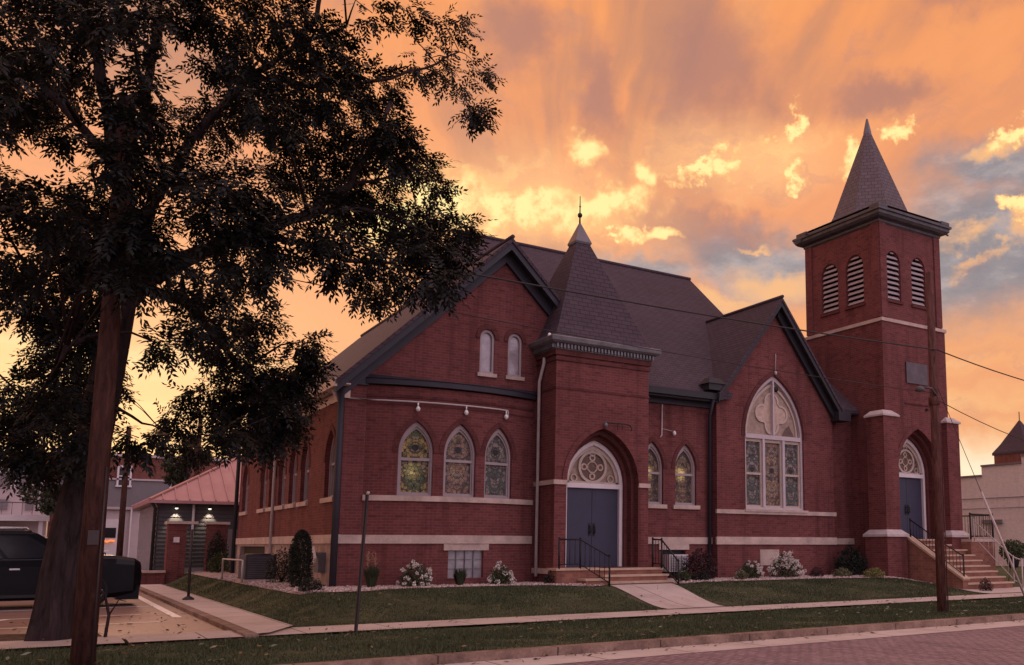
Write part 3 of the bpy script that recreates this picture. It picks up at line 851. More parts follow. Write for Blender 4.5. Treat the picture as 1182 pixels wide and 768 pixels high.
def flat(O, T):
    """frame on a vertical wall: u along T, v up, d into the wall"""
    O = V(O); T = V(T).normalized(); Nin = V((0, 0, 1)).cross(T)   # to the left of T
    def f(u, v, d=0.0): return O + T * u + V((0, 0, v)) + Nin * d
    return f
FRONT = lambda y: flat((0, y, 0), (1, 0, 0))           # facade facing the street; u = world x, d goes to +y
WEST = lambda x: (lambda u, v, d=0.0: V((x + d, u, v)))  # wall facing -x; u = world y

def wall_face(mb, f, outer, holes, reveal=0.14, bend=0.0):
    loops = [outer] + holes
    vl = [[V((p[0], p[1], 0)) for p in L] for L in loops]
    flatp = [p for L in vl for p in L]
    tris = tessellate_polygon(vl)
    if bend:
        bm = bmesh.new()
        vs = [bm.verts.new(p) for p in flatp]
        for t in tris:
            try: bm.faces.new([vs[i] for i in t])
            except ValueError: pass
        us = [p.x for p in flatp]
        u = min(us) + bend
        while u < max(us):
            bmesh.ops.bisect_plane(bm, geom=bm.verts[:] + bm.edges[:] + bm.faces[:], plane_co=(u, 0, 0), plane_no=(1, 0, 0))
            u += bend
        for fc in bm.faces:
            q = [v.co.copy() for v in fc.verts]
            mb.face([f(p.x, p.y) for p in q], [(p.x, p.y) for p in q])
        bm.free()
    else:
        for t in tris:
            q = [flatp[i] for i in t]
            mb.face([f(p.x, p.y) for p in q], [(p.x, p.y) for p in q])
    for h in holes:
        n = len(h)
        for i in range(n):
            a, b = h[i], h[(i + 1) % n]
            mb.face([f(a[0], a[1]), f(b[0], b[1]), f(b[0], b[1], reveal), f(a[0], a[1], reveal)],
                    [(0, a[1]), (0, b[1]), (reveal, b[1]), (reveal, a[1])])

def ring(mb, f, outer, inner, d0, d1, closed=True):
    """moulding between two outlines with equal counts; front at depth d0, running back to d1"""
    n = len(outer)
    for i in range(n if closed else n - 1):
        j = (i + 1) % n
        a, b, c, d = outer[i], outer[j], inner[j], inner[i]
        mb.face([f(*a, d0), f(*b, d0), f(*c, d0), f(*d, d0)])
        mb.face([f(*d, d0), f(*c, d0), f(*c, d1), f(*d, d1)])
        mb.face([f(*a, d0), f(*b, d0), f(*b, d1), f(*a, d1)])

def plate(mb, f, outline, d, cu=0.0, cv=0.0):
    vl = [V((p[0], p[1], 0)) for p in outline]
    for t in tessellate_polygon([vl]):
        q = [outline[i] for i in t]
        mb.face([f(p[0], p[1], d) for p in q], [(p[0] - cu, p[1] - cv) for p in q])

def fbox(mb, f, u0, u1, v0, v1, d0, d1):
    mb.hexa([f(u0, v0, d0), f(u1, v0, d0), f(u1, v0, d1), f(u0, v0, d1)], [f(u0, v1, d0), f(u1, v1, d0), f(u1, v1, d1), f(u0, v1, d1)])

def band(mb, f, u0, u1, v0, v1, proud, step=None):
    """string course standing proud of a wall, in segments so that it can follow a curve"""
    n = max(1, int(abs(u1 - u0) / step)) if step else 1
    for i in range(n):
        a = u0 + (u1 - u0) * i / n; b = u0 + (u1 - u0) * (i + 1) / n
        P = [f(a, v0, -proud), f(b, v0, -proud), f(b, v0, 0.02), f(a, v0, 0.02)]
        Q = [f(a, v1, -proud), f(b, v1, -proud), f(b, v1, 0.02), f(a, v1, 0.02)]
        mb.face([P[0], P[1], Q[1], Q[0]]); mb.face([Q[0], Q[1], Q[2], Q[3]]); mb.face([P[0], P[1], P[2], P[3]])
        if i == 0: mb.face([P[0], Q[0], Q[3], P[3]])
        if i == n - 1: mb.face([P[1], Q[1], Q[2], P[2]])

CH = thing('church', 'red brick church with dark shingled gables, a small spired porch and a square bell tower', 'church', (12, 25, 0.55))
ROOT = CH
def part(mb, name, mat, parent=None, label=None):
    return mb.build(name, mat, parent or CH, ROOT, label)

def gothic_window(f, cx, half, v0, vs, va, glass, reveal=0.12, fw=0.055, rail=None, sill=True, label=None, mull=None):
    """frame as a part of the church; glass, rail and sill under it"""
    out = arch(cx, half, v0, vs, va)
    k = (half - fw) / half
    inn = arch(cx, half - fw, v0 + fw, vs, vs + (va - vs) * k - 0.02)
    mb = MB(); ring(mb, f, out, inn, reveal - 0.06, reveal + 0.05)
    inn2 = arch(cx, half - fw - 0.03, v0 + fw + 0.03, vs, vs + (va - vs) * (k - 0.03 / half) - 0.03)
    ring(mb, f, inn, inn2, reveal - 0.02, reveal + 0.05)
    w = part(mb, 'window', 'window_frame', label=label)
    mb = MB(); plate(mb, f, inn, reveal + 0.03, cx, v0); part(mb, 'glass', glass, w)
    if rail:
        mb = MB()
        fbox(mb, f, cx - half + fw * 0.5, cx + half - fw * 0.5, rail - 0.035, rail + 0.035, reveal - 0.035, reveal + 0.04)
        part(mb, 'sash_rail', 'window_frame', w)
    if sill:
        mb = MB(); fbox(mb, f, cx - half - 0.1, cx + half + 0.1, v0 - 0.12, v0, -0.07, reveal); part(mb, 'sill', 'limestone', w)
    return w

# voussoir hood of darker brick round an arch
def hood(mb, f, cx, half, vs, va, w=0.12, proud=0.025):
    o = arch(cx, half + w, vs, vs, va + w * 1.15); i = arch(cx, half, vs, vs, va)
    ring(mb, f, o, i, -proud, 0.01, closed=False)

# ------------------------------------------------------------------ west wing
WX0, WX1 = 5.9, 14.1
BX0, BX1, SAG = 6.43, 11.0, 0.45
BH = (BX1 - BX0) / 2
BR = (BH * BH + SAG * SAG) / (2 * SAG)
BCX = (BX0 + BX1) / 2; BCY = 22.5 - SAG + BR
BA = BR * math.asin(BH / BR)
def bow(u, v, d=0.0):
    a = u / BR
    r = BR - d
    return V((BCX + r * math.sin(a), BCY - r * math.cos(a), v))
F225 = FRONT(22.5)
RZ = lambda x: 10.0 - 0.98 * abs(x - 10.05)          # underside line of the wing gable
# gable wall above the bow
mb = MB()
gw = [arch(c, 0.2, 6.24, 7.15, 7.46, 5) for c in (9.59, 10.41)]
gw = [round_arch(c, 0.21, 6.24, 7.2, 5, 1.2) for c in (9.59, 10.41)]
wall_face(mb, F225, [(5.9, 5.6), (14.1, 5.6), (14.1, RZ(14.1) - .15), (10.05, RZ(10.05) - .15), (5.9, RZ(5.9) - .15)], gw, 0.1)
part(mb, 'gable_wall', 'brick')
for c in (9.59, 10.41):
    o = round_arch(c, 0.21, 6.24, 7.2, 5, 1.2); i = round_arch(c, 0.15, 6.3, 7.2, 5, 1.2)
    mb = MB(); ring(mb, F225, o, i, 0.03, 0.14)
    w = part(mb, 'window', 'window_frame', label='narrow round-headed attic window with pale curtain')
    mb = MB(); plate(mb, F225, i, 0.1, c, 6.24); part(mb, 'glass', 'curtain_glass', w)
    mb = MB(); fbox(mb, F225, c - .28, c + .28, 6.14, 6.24, -.06, .1); part(mb, 'sill', 'limestone', w)
    mb = MB()
    o = round_arch(c, 0.34, 7.2, 7.2, 5, 1.2)[2:]; i = round_arch(c, 0.22, 7.2, 7.2, 5, 1.2)[2:]
    ring(mb, F225, o, i, -0.03, 0.01, closed=False); part(mb, 'hood_mould', 'brick_dark', w)
# pier at the corner, hidden return, bowed wall
mb = MB()
wall_face(mb, F225, [(5.9, 0.4), (BX0, 0.4), (BX0, 5.6), (5.9, 5.6)], [])
part(mb, 'corner_pier', 'brick'); mb = MB()
wall_face(mb, F225, [(BX1, 0.4), (11.2, 0.4), (11.2, 5.6), (BX1, 5.6)], [])
part(mb, 'corner_pier', 'brick')
mb = MB()
BW = [(-1.115, 'glass_amber'), (0.02, 'glass_rose'), (1.15, 'glass_teal')]
holes = [arch(c, 0.43, 2.86, 3.95, 4.74) for c, _ in BW] + [[(0.22, 0.72), (1.0, 0.72), (1.0, 1.52), (0.22, 1.52)]]
holes[-1] = [(-0.22, 0.8), (0.75, 0.8), (0.75, 1.5), (-0.22, 1.5)]
wall_face(mb, bow, [(-BA, 0.4), (BA, 0.4), (BA, 5.6), (-BA, 5.6)], holes, 0.13, bend=0.22)
part(mb, 'bowed_wall', 'brick')
for c, _ in BW:
    mb = MB(); hood(mb, bow, c, 0.44, 3.95, 4.75, 0.13, 0.02); part(mb, 'hood_mould', 'brick_dark')
for (c, gl), lab in zip(BW, ('stained glass window in greens and gold, lit from inside', 'stained glass window in rose and tan', 'stained glass window in grey and teal')):
    gothic_window(bow, c, 0.43, 2.86, 3.95, 4.74, gl, 0.13, rail=3.78, sill=False, label=lab)
mb = MB(); band(mb, bow, -BA, BA, 2.72, 2.855, 0.06, 0.22); part(mb, 'stone_band', 'limestone', label='pale sill course of the bowed wall')
mb = MB(); band(mb, bow, -BA, BA, 1.67, 1.88, 0.05, 0.22); band(mb, F225, 5.86, BX0, 1.67, 1.88, 0.05); part(mb, 'stone_band', 'limestone', label='pale water table of the bowed wall')
mb = MB(); fbox(mb, bow, -0.35, 0.88, 1.5, 1.668, -0.04, 0.1); part(mb, 'lintel', 'limestone')
# basement glass blocks
mb = MB(); plate(mb, bow, [(-0.22, 0.8), (0.75, 0.8), (0.75, 1.5), (-0.22, 1.5)], 0.1)
bw_ = part(mb, 'basement_window', 'glass_block')
mb = MB()
for i in range(1, 4): fbox(mb, bow, -0.22 + i * .2425 - .012, -0.22 + i * .2425 + .012, .8, 1.5, .08, .12)
for i in range(1, 3): fbox(mb, bow, -0.22, .75, .8 + i * .233 - .01, .8 + i * .233 + .01, .078, .12)
part(mb, 'glazing_bars', 'weathered_metal', bw_)
# ledge that roofs the bow
mb = MB(); band(mb, bow, -BA - .02, BA + .02, 5.63, 5.76, 0.12, 0.22)
for i in range(20):
    a = -BA + 2 * BA * i / 20; b = a + 2 * BA / 20
    p, q = bow(a, 5.77, -.14), bow(b, 5.77, -.14)
    mb.face([p, q, V((q.x, 22.51, 5.9)), V((p.x, 22.51, 5.9))])
mb.box(5.9, BX0, 22.42, 22.52, 5.58, 5.76)
part(mb, 'ledge', 'navy_trim')
# brick courses on the bow
mb = MB(); band(mb, bow, -BA, BA, 5.32, 5.39, 0.03, 0.22); part(mb, 'string_course', 'brick_dark'); mb = MB(); band(mb, bow, -BA, BA, 5.12, 5.16, 0.02, 0.22); part(mb, 'string_course', 'brick_dark')
# conduit with three bulbs under the ledge
mb = MB()
pts = [F225(5.98, 5.22, -.06), F225(6.45, 5.22, -.06)] + [bow(-BA + (BA + 1.33) * i / 14 + .02, 5.22, -.06) for i in range(15)] + [bow(1.36, 5.18, -.06), bow(1.37, 5.02, -.06)]
mb.tube(pts, 0.022, 6); cd = part(mb, 'conduit', 'pale_pipe')
for u in (-1.115, 0.12, 1.3):
    mb = MB(); p = bow(u, 5.2, -.07); mb.tube([p, p + V((0, 0, -.1))], 0.02, 6); q = p + V((0, 0, -.16))
    mb.lathe(q, [(0.0, -.07), (.045, -.045), (.06, 0), (.045, .045), (.02, .07)], 10); part(mb, 'floodlight', 'bulb', cd)

# west side wall
WY1 = 36.3
W = WEST(5.9)
side = [(23.62, .5, 'curtain_glass')] + [(y, .46, 'dark_glass') for y in (26.3, 27.75, 29.2, 30.6, 32.0)] + [(35.2, .52, 'dark_glass')]
mb = MB()
holes = [arch(y, h, 2.82, 3.75, 4.56) for y, h, _ in side]
bas = [(26.2, 27.7, 0.85, 1.55), (31.2, 35.6, 0.85, 1.6)]
wall_face(mb, W, [(22.5, 1.66), (WY1, 1.66), (WY1, 5.45), (22.5, 5.45)], holes, 0.16)
part(mb, 'side_wall', 'brick')
mb = MB()
wall_face(mb, W, [(22.5, 0.3), (WY1, 0.3), (WY1, 1.66), (22.5, 1.66)], [[(a, c), (b, c), (b, d), (a, d)] for a, b, c, d in bas], 0.2)
mb.face([(5.9, WY1, .3), (13, WY1, .3), (13, WY1, 5.45), (5.9, WY1, 5.45)])
part(mb, 'foundation', 'rough_stone')
for a, b, c, d in bas:
    mb = MB(); mb.face([(6.05, a, c), (6.05, b, c), (6.05, b, d), (6.05, a, d)]); part(mb, 'basement_window', 'dark_void', label='dark basement opening in the stone foundation')
for y, h, gl in side:
    gothic_window(W, y, h, 2.82, 3.75, 4.56, gl, 0.17, rail=3.7, label='tall pointed window of the side wall')
for y, h, _ in side:
    mb = MB(); hood(mb, W, y, h, 3.75, 4.57, 0.13, 0.02); part(mb, 'hood_mould', 'brick_dark')
mb = MB(); band(mb, W, 22.46, WY1 + .05, 1.67, 1.89, 0.05); part(mb, 'stone_band', 'limestone', label='pale water table of the side wall')
# frieze and fascia of the side eave
mb = MB(); fbox(mb, W, 22.42, WY1, 5.22, 5.45, -.04, .1); part(mb, 'frieze', 'fascia_light')
mb = MB()
mb.box(5.5, 5.58, 22.05, WY1 + .3, 5.42, 5.62); mb.box(5.58, 5.92, 22.1, WY1 + .3, 5.5, 5.53)
part(mb, 'gutter', 'fascia_light')
def roofslab(mb, pts, t=0.12):
    pts = [V(p) for p in pts]
    n = (pts[1] - pts[0]).cross(pts[2] - pts[0]).normalized()
    if n.z < 0: n = -n
    lo = [p - V((0, 0, t)) for p in pts]
    mb.poly(pts); mb.poly(lo); mb.strip(pts, lo, True)
mb = MB()
zr = lambda x: 10.0 - 0.98 * abs(x - 10.05)
roofslab(mb, [(5.55, 22.02, zr(5.55)), (10.05, 22.02, 10.0), (10.05, WY1 + .4, 10.0), (5.55, WY1 + .4, zr(5.55))])
roofslab(mb, [(10.05, 22.02, 10.0), (14.0, 22.02, zr(14.0)), (14.0, WY1 + .4, zr(14.0)), (10.05, WY1 + .4, 10.0)])
mb.tube([(10.05, 22.0, 10.03), (10.05, WY1, 10.03)], 0.06, 6)
part(mb, 'roof', 'roof_shingle', label='steep shingled roof of the west wing')
mb = MB()
mb.face([(5.6, WY1 + .2, 5.6), (14, WY1 + .2, 5.6), (10.05, WY1 + .2, 9.8)])
part(mb, 'gable_wall', 'brick')
def rake(mb, xa, xb, y, zf, drop, w=0.06):
    mb.hexa([(xa, y, zf(xa) - drop), (xb, y, zf(xb) - drop), (xb, y + w, zf(xb) - drop), (xa, y + w, zf(xa) - drop)],
            [(xa, y, zf(xa)), (xb, y, zf(xb)), (xb, y + w, zf(xb)), (xa, y + w, zf(xa))])
mb = MB()
zz = lambda x: zr(x) - 0.125
rake(mb, 5.55, 10.05, 22.06, zz, 0.2); rake(mb, 10.05, 14.0, 22.06, zz, 0.2)
rake(mb, 5.75, 10.05, 22.38, lambda x: zz(x) - .08, 0.4, .115); rake(mb, 10.05, 14.0, 22.38, lambda x: zz(x) - .08, 0.4, .115)
part(mb, 'rake_board', 'navy_trim')
mb = MB()
for xa, xb in ((5.6, 10.05), (10.05, 14.0)):
    mb.hexa([(xa, 22.12, zz(xa) - .07), (xb, 22.12, zz(xb) - .07), (xb, 22.38, zz(xb) - .07), (xa, 22.38, zz(xa) - .07)],
            [(xa, 22.12, zz(xa) - .03), (xb, 22.12, zz(xb) - .03), (xb, 22.38, zz(xb) - .03), (xa, 22.38, zz(xa) - .03)])
part(mb, 'soffit', 'gable_soffit')
# downspouts of the west wing
mb = MB(); mb.tube([(5.62, 22.55, 5.42), (5.82, 22.62, 5.1), (5.82, 22.62, 1.9), (5.78, 22.62, 1.7)], 0.055, 8); part(mb, 'downspout', 'pale_pipe', label='pale downspout at the front corner')
mb = MB(); mb.tube([(5.79, 22.44, 5.5), (5.79, 22.44, 0.55)], 0.085, 8); part(mb, 'downspout', 'navy_trim', label='dark downspout at the front corner')
mb = MB(); mb.tube([(5.62, 30.0, 5.42), (5.83, 30.0, 5.1), (5.83, 30.0, 0.6)], 0.05, 8); part(mb, 'downspout', 'pale_pipe', label='pale downspout between the side windows')
mb = MB(); mb.tube([(5.5, WY1 + .1, 5.42), (5.8, WY1, 5.1), (5.8, WY1, 0.5)], 0.07, 8); part(mb, 'downspout', 'dark_trim', label='dark downspout at the rear corner')
mb = MB(); mb.tube([(11.03, 21.95, 6.75), (11.03, 21.95, 6.6), (11.02, 22.2, 6.1), (11.02, 22.2, .8)], 0.045, 8); part(mb, 'downspout', 'pale_pipe', label='thin downspout beside the entrance porch')
# meter box on the foundation
ROOT2 = CH
mb = MB(); mb.box(5.72, 5.9, 23.6, 24.05, 0.95, 1.45); mx_ = part(mb, 'meter_box', 'weathered_metal')
mb = MB(); mb.bar((5.62, 23.5, 1.25), (5.66, 23.95, 1.55), .05, .14); part(mb, 'meter_hood', 'white_paint', mx_)

# ------------------------------------------------------------------ entrance porch (turret)
TX0, TX1, TY0, TY1 = 11.1, 14.08, 21.35, 24.3
FT = FRONT(TY0)
def deep_portal(f, cx, halfs, v0, vs, vas, depths):
    """stepped recess of nested pointed arches; returns nothing, one mesh"""
    mb = MB()
    outs = [arch(cx, h, v0, vs, va) for h, va in zip(halfs, vas)]
    for k in range(len(outs)):
        n = len(outs[k])
        da = depths[k]; db = depths[k + 1]
        for i in range(n):
            j = (i + 1) % n
            a, b = outs[k][i], outs[k][j]
            mb.face([f(*a, da), f(*b, da), f(*b, db), f(*a, db)])
            if k + 1 < len(outs):
                c, d = outs[k + 1][j], outs[k + 1][i]
                mb.face([f(*a, db), f(*b, db), f(*c, db), f(*d, db)])
    return mb, outs
def portal(f, cx, v0, vs, va, half, depth, tracery):
    halfs = [half + .3, half + .2, half + .1]; vas = [va + .42, va + .28, va + .14]
    mb, outs = deep_portal(f, cx, halfs, v0, vs, vas, [0.0, depth * .34, depth * .67, depth])
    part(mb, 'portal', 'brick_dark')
    o = arch(cx, half + .1, v0, vs, va + .14); i = arch(cx, half, v0, vs, va)
    i = [(p[0], p[1]) for p in i]
    mb = MB(); ring(mb, f, o, i, depth - .1, depth + .1)
    fbox(mb, f, cx - half, cx + half, vs - .11, vs + .02, depth - .11, depth + .1)
    dr = part(mb, 'door', 'white_paint', label='blue double door in a white pointed frame')
    for s in (-1, 1):
        mb = MB(); x0, x1 = (cx - half, cx - .006) if s < 0 else (cx + .006, cx + half)
        fbox(mb, f, x0, x1, v0, vs - .11, depth, depth + .06)
        fbox(mb, f, x0 + .1, x1 - .1, v0 + .12, v0 + .22, depth - .008, depth + .01)
        lf = part(mb, 'door_leaf', 'door_blue', dr)
    mb = MB()
    for s in (-1, 1):
        fbox(mb, f, cx + s * .07 - .03, cx + s * .07 + .03, v0 + .85, v0 + 1.2, depth - .02, depth)
        mb.tube([f(cx + s * .07, v0 + .92, depth - .02), f(cx + s * .07, v0 + .94, depth - .07), f(cx + s * .07, v0 + 1.1, depth - .07), f(cx + s * .07, v0 + 1.12, depth - .02)], .016, 6)
    part(mb, 'handle', 'black_iron', dr)
    # tympanum
    tyo = arch(cx, half - .005, vs, vs, va - .005)
    mb = MB(); plate(mb, f, tyo, depth + .04, cx, vs); part(mb, 'tympanum', tracery[0], dr)
    mb = MB()
    oo = arch(cx, half - .005, vs, vs, va - .005); ii = arch(cx, half - .08, vs, vs, va - .12)
    ring(mb, f, oo, ii, depth - .03, depth + .04, closed=False)
    fbox(mb, f, cx - half, cx + half, vs + .02, vs + .075, depth - .03, depth + .04)
    r0 = half * .5; cy = vs + half * .58
    def circ(r, n=28, cxx=cx, cyy=cy, a0=0): return [(cxx + r * math.cos(a0 + 2 * math.pi * k / n), cyy + r * math.sin(a0 + 2 * math.pi * k / n)) for k in range(n)]
    ring(mb, f, circ(r0 + .04), circ(r0 - .035), depth - .037, depth + .04)
    for s in (-1, 1):
        c_ = circ(half * .13, 12, cx + s * half * .7, vs + half * .2); d_ = circ(half * .09, 12, cx + s * half * .7, vs + half * .2)
        ring(mb, f, c_, d_, depth - .02, depth + .04)
    c_ = circ(half * .12, 12, cx, vs + (va - vs) * .8); d_ = circ(half * .08, 12, cx, vs + (va - vs) * .8)
    ring(mb, f, c_, d_, depth - .02, depth + .04)
    part(mb, 'tracery', 'cream_tracery', dr)
    mb = MB(); plate(mb, f, circ(r0 - .03), depth + .02, cx, cy); part(mb, 'medallion', tracery[1], dr)
    mb = MB()
    for k in range(4):
        a = k * math.pi / 2
        px, py = cx + math.cos(a) * r0 * .62, cy + math.sin(a) * r0 * .62
        ring(mb, f, circ(r0 * .24, 12, px, py), circ(r0 * .13, 12, px, py), depth - .005, depth + .03)
    ring(mb, f, circ(r0 * .42, 8, a0=.39), circ(r0 * .34, 8, a0=.39), depth - .005, depth + .03)
    part(mb, 'rosette', 'tan_panel_light', dr)
    return arch(cx, half + .3, v0, vs, va + .42)

PZ = 1.04
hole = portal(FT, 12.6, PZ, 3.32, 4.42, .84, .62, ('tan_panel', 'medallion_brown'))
mb = MB()
wall_face(mb, FT, [(TX0, 0.3), (TX1, 0.3), (TX1, 6.9), (TX0, 6.9)], [hole], 0.01)
part(mb, 'porch_wall', 'brick', label='brick front of the entrance porch')
mb = MB()
wall_face(mb, WEST(TX0), [(TY0, .3), (TY1, .3), (TY1, 6.9), (TY0, 6.9)], [])
part(mb, 'porch_wall', 'brick', label='left flank of the entrance porch'); mb = MB()
wall_face(mb, lambda u, v, d=0.0: V((TX1 - d, u, v)), [(TY0, .3), (TY1, .3), (TY1, 6.9), (TY0, 6.9)], [])
part(mb, 'porch_wall', 'brick', label='right flank of the entrance porch')
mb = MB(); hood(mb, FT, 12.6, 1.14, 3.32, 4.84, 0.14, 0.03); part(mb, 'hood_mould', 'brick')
def belt(mb, x0, x1, y0, y1, z0, z1, pr, gaps=()):
    """string course on the front and two flanks of a block; gaps = x ranges left open on the front"""
    xs = [x0 - pr] + [g for gp in gaps for g in gp] + [x1 + pr]
    for a, b in zip(xs[0::2], xs[1::2]): mb.box(a, b, y0 - pr, y0 + .02, z0, z1)
    mb.box(x0 - pr, x0 + .02, y0 + .0201, y1, z0, z1); mb.box(x1 - .02, x1 + pr, y0 + .0201, y1, z0, z1)
mb = MB(); belt(mb, TX0, TX1, TY0, 23.5, 3.24, 3.36, .05, [(11.46, 13.74)]); part(mb, 'stone_band', 'limestone', label='pale impost course of the porch')
mb = MB(); belt(mb, TX0, TX1, TY0, 23.5, 0.88, 1.02, .06, [(11.3, 13.9)]); part(mb, 'stone_band', 'limestone', label='pale plinth course of the porch')
mb = MB(); belt(mb, TX0, TX1, TY0, 23.5, 6.6, 6.67, .04); part(mb, 'string_course', 'brick_dark'); mb = MB(); belt(mb, TX0, TX1, TY0, 23.5, 6.75, 6.9, .06); part(mb, 'string_course', 'brick_dark'); mb = MB(); belt(mb, TX0, TX1, TY0, 23.5, 5.82, 5.88, .02); part(mb, 'string_course', 'brick_dark')
mb = MB()
def cornice(mb, x0, x1, y0, y1, prof):
    """prof: list of (projection, z) going up; square ring"""
    for (p0, z0), (p1, z1) in zip(prof, prof[1:]):
        A = [(x0 - p0, y0 - p0, z0), (x1 + p0, y0 - p0, z0), (x1 + p0, y1 + p0, z0), (x0 - p0, y1 + p0, z0)]
        B = [(x0 - p1, y0 - p1, z1), (x1 + p1, y0 - p1, z1), (x1 + p1, y1 + p1, z1), (x0 - p1, y1 + p1, z1)]
        mb.strip([V(q) for q in A], [V(q) for q in B], True)
cornice(mb, TX0, TX1, TY0, TY1, [(0.0, 6.86), (.1, 6.9), (.1, 7.02), (.2, 7.05), (.26, 7.1), (.28, 7.2), (.24, 7.24), (-.2, 7.3)])
n = 30
for k in range(n):
    x = TX0 - .1 + (TX1 - TX0 + .2) * (k + .5) / n
    mb.box(x - .025, x + .025, TY0 - .17, TY0 - .09, 6.92, 7.03)
for k in range(10):
    y = TY0 - .05 + 1.2 * k / 10
    mb.box(TX0 - .17, TX0 - .09, y - .025, y + .025, 6.92, 7.03)
part(mb, 'cornice', 'weathered_metal')
# pyramid roof with lead cap and finial
SX, SY = 12.6, 22.87
mb = MB()
def pyr(mb, cx, cy, lev, n, a0, sq=False):
    rings = []
    for r, z in lev:
        rings.append([V((cx + r * math.cos(a0 + 2 * math.pi * k / n), cy + r * math.sin(a0 + 2 * math.pi * k / n), z)) for k in range(n)])
    for A, B in zip(rings, rings[1:]): mb.strip(A, B, True)
s2 = math.sqrt(2)
pyr(mb, SX, SY, [(1.6 * s2, 7.22), (1.38 * s2, 7.62), (.21 * s2, 10.55)], 4, math.pi / 4)
part(mb, 'spire', 'roof_shingle', label='shingled pyramid roof of the entrance porch')
mb = MB(); pyr(mb, SX, SY, [(.25 * s2, 10.5), (.27 * s2, 10.56), (.08 * s2, 11.05), (.0, 11.25)], 4, math.pi / 4)
cp = part(mb, 'spire_cap', 'lead_cap')
mb = MB(); mb.tube([(SX, SY, 11.0), (SX, SY, 12.05)], [.035, .012], 6)
mb.lathe((SX, SY, 11.45), [(0, -.09), (.06, -.05), (.075, 0), (.06, .05), (0, .09)], 10)
mb.lathe((SX, SY, 11.72), [(0, -.05), (.035, 0), (0, .05)], 8)
part(mb, 'finial', 'black_iron', cp)
# wrought iron bracket above the porch arch
mb = MB(); y = TY0 - .02
mb.tube([(12.62, y, 4.98), (12.62, y - .12, 4.98)], .03, 6)
mb.tube([(12.55, y - .12, 4.98), (13.15, y - .14, 4.99), (13.35, y - .14, 4.96)], .016, 6)
mb.tube([(13.35, y - .14, 4.96), (13.42, y - .14, 4.88), (13.38, y - .14, 4.8)], .014, 6)
mb.tube([(12.95, y - .13, 4.98), (12.95, y - .13, 4.8)], .008, 5); mb.tube([(13.1, y - .14, 4.98), (13.1, y - .14, 4.82)], .008, 5)
br_ = part(mb, 'sign_bracket', 'black_iron')
mb = MB(); mb.lathe((12.58, y - .12, 4.93), [(0, -.09), (.05, -.07), (.06, 0), (.03, .06), (0, .07)], 10); part(mb, 'floodlight', 'weathered_metal', br_)
# small lamp at the porch eave
mb = MB(); mb.lathe((10.98, 21.55, 7.25), [(0, -.1), (.05, -.08), (.06, 0), (.04, .1), (0, .12)], 10); part(mb, 'floodlight', 'bulb')

# ------------------------------------------------------------------ nave wall, main roof
mb = MB()
NW = [(14.98, .4), (16.22, .4)]
holes = [arch(c, h, 2.85, 3.95, 4.74) for c, h in NW] + [[(15.3, .7), (16.2, .7), (16.2, 1.5), (15.3, 1.5)]]
wall_face(mb, F225, [(14.0, .3), (17.2, .3), (17.2, 5.95), (14.0, 5.95)], holes, .14)
part(mb, 'nave_wall', 'brick'); mb = MB()
wall_face(mb, F225, [(22.2, .3), (23.5, .3), (23.5, 6.2), (22.2, 6.2)], [], .14)
part(mb, 'nave_wall', 'brick')
for (c, h), gl, lab in zip(NW, ('glass_lit', 'glass_lit'), ('stained glass window beside the porch with a warm lamp behind it', 'stained glass window near the downspout with a faint warm glow')):
    gothic_window(F225, c, h, 2.85, 3.95, 4.74, gl, .14, rail=3.8, label=lab)
for c, h in NW:
    mb = MB(); hood(mb, F225, c, h + .01, 3.95, 4.75, .13, .02); part(mb, 'hood_mould', 'brick_dark')
mb = MB(); mb.box(14.0, 17.2, 22.45, 22.52, 1.67, 1.88); part(mb, 'stone_band', 'limestone', label='pale water table of the nave wall'); mb = MB(); mb.box(22.2, 23.45, 22.45, 22.52, 1.67, 1.88); part(mb, 'stone_band', 'limestone', label='pale water table of the nave wall')
mb = MB(); mb.box(15.2, 16.3, 22.44, 22.52, 1.5, 1.668); part(mb, 'lintel', 'limestone')
mb = MB(); mb.face([(15.3, 22.62, .7), (16.2, 22.62, .7), (16.2, 22.62, 1.5), (15.3, 22.62, 1.5)]); part(mb, 'basement_window', 'dark_void', label='dark basement opening behind the window air conditioner')
mb = MB(); mb.box(14.0, 17.2, 22.4, 22.56, 5.93, 6.22); part(mb, 'frieze', 'navy_trim')
mb = MB()
E0, R0, RY = 6.34, 12.44, 29.0
EY = 22.05
mz = lambda y: E0 + (R0 - E0) * (y - EY) / (RY - EY)
xv = lambda z: 10.05 + (10.0 - z) / .98
yv = EY + (10.0 - E0) * (RY - EY) / (R0 - E0)
GX = 21.15
roofslab(mb, [(13.75, EY, E0), (17.6, EY, E0), (19.6, 23.2, mz(23.2)), (GX, 23.2, mz(23.2)), (GX, RY, R0), (11.2, RY, R0), (10.05, yv, 10.0)], .14)
roofslab(mb, [(11.2, RY, R0), (GX, RY, R0), (GX, 2 * RY - EY, E0), (10.2, 2 * RY - EY, E0), (10.05, 2 * RY - yv, 10.0)], .14)
mb.face([(10.0, yv, 10.02), (11.2, RY, R0), (10.0, 2 * RY - yv, 10.02)])
mb.tube([(11.2, RY, R0 + .03), (GX, RY, R0 + .03)], .07, 6)
part(mb, 'roof', 'roof_shingle', label='tall main roof running behind the porch spire')
mb = MB(); mb.face([(GX - .1, 23.3, mz(23.3) - .15), (GX - .1, RY, R0 - .1), (GX - .1, 2 * RY - EY, E0), (GX - .1, 2 * RY - EY, 4)]); mb.face([(GX - .1, 23.3, mz(23.3) - .15), (GX - .1, 2 * RY - EY, 4), (GX - .1, 23.3, 4)])
part(mb, 'gable_wall', 'brick_dark')
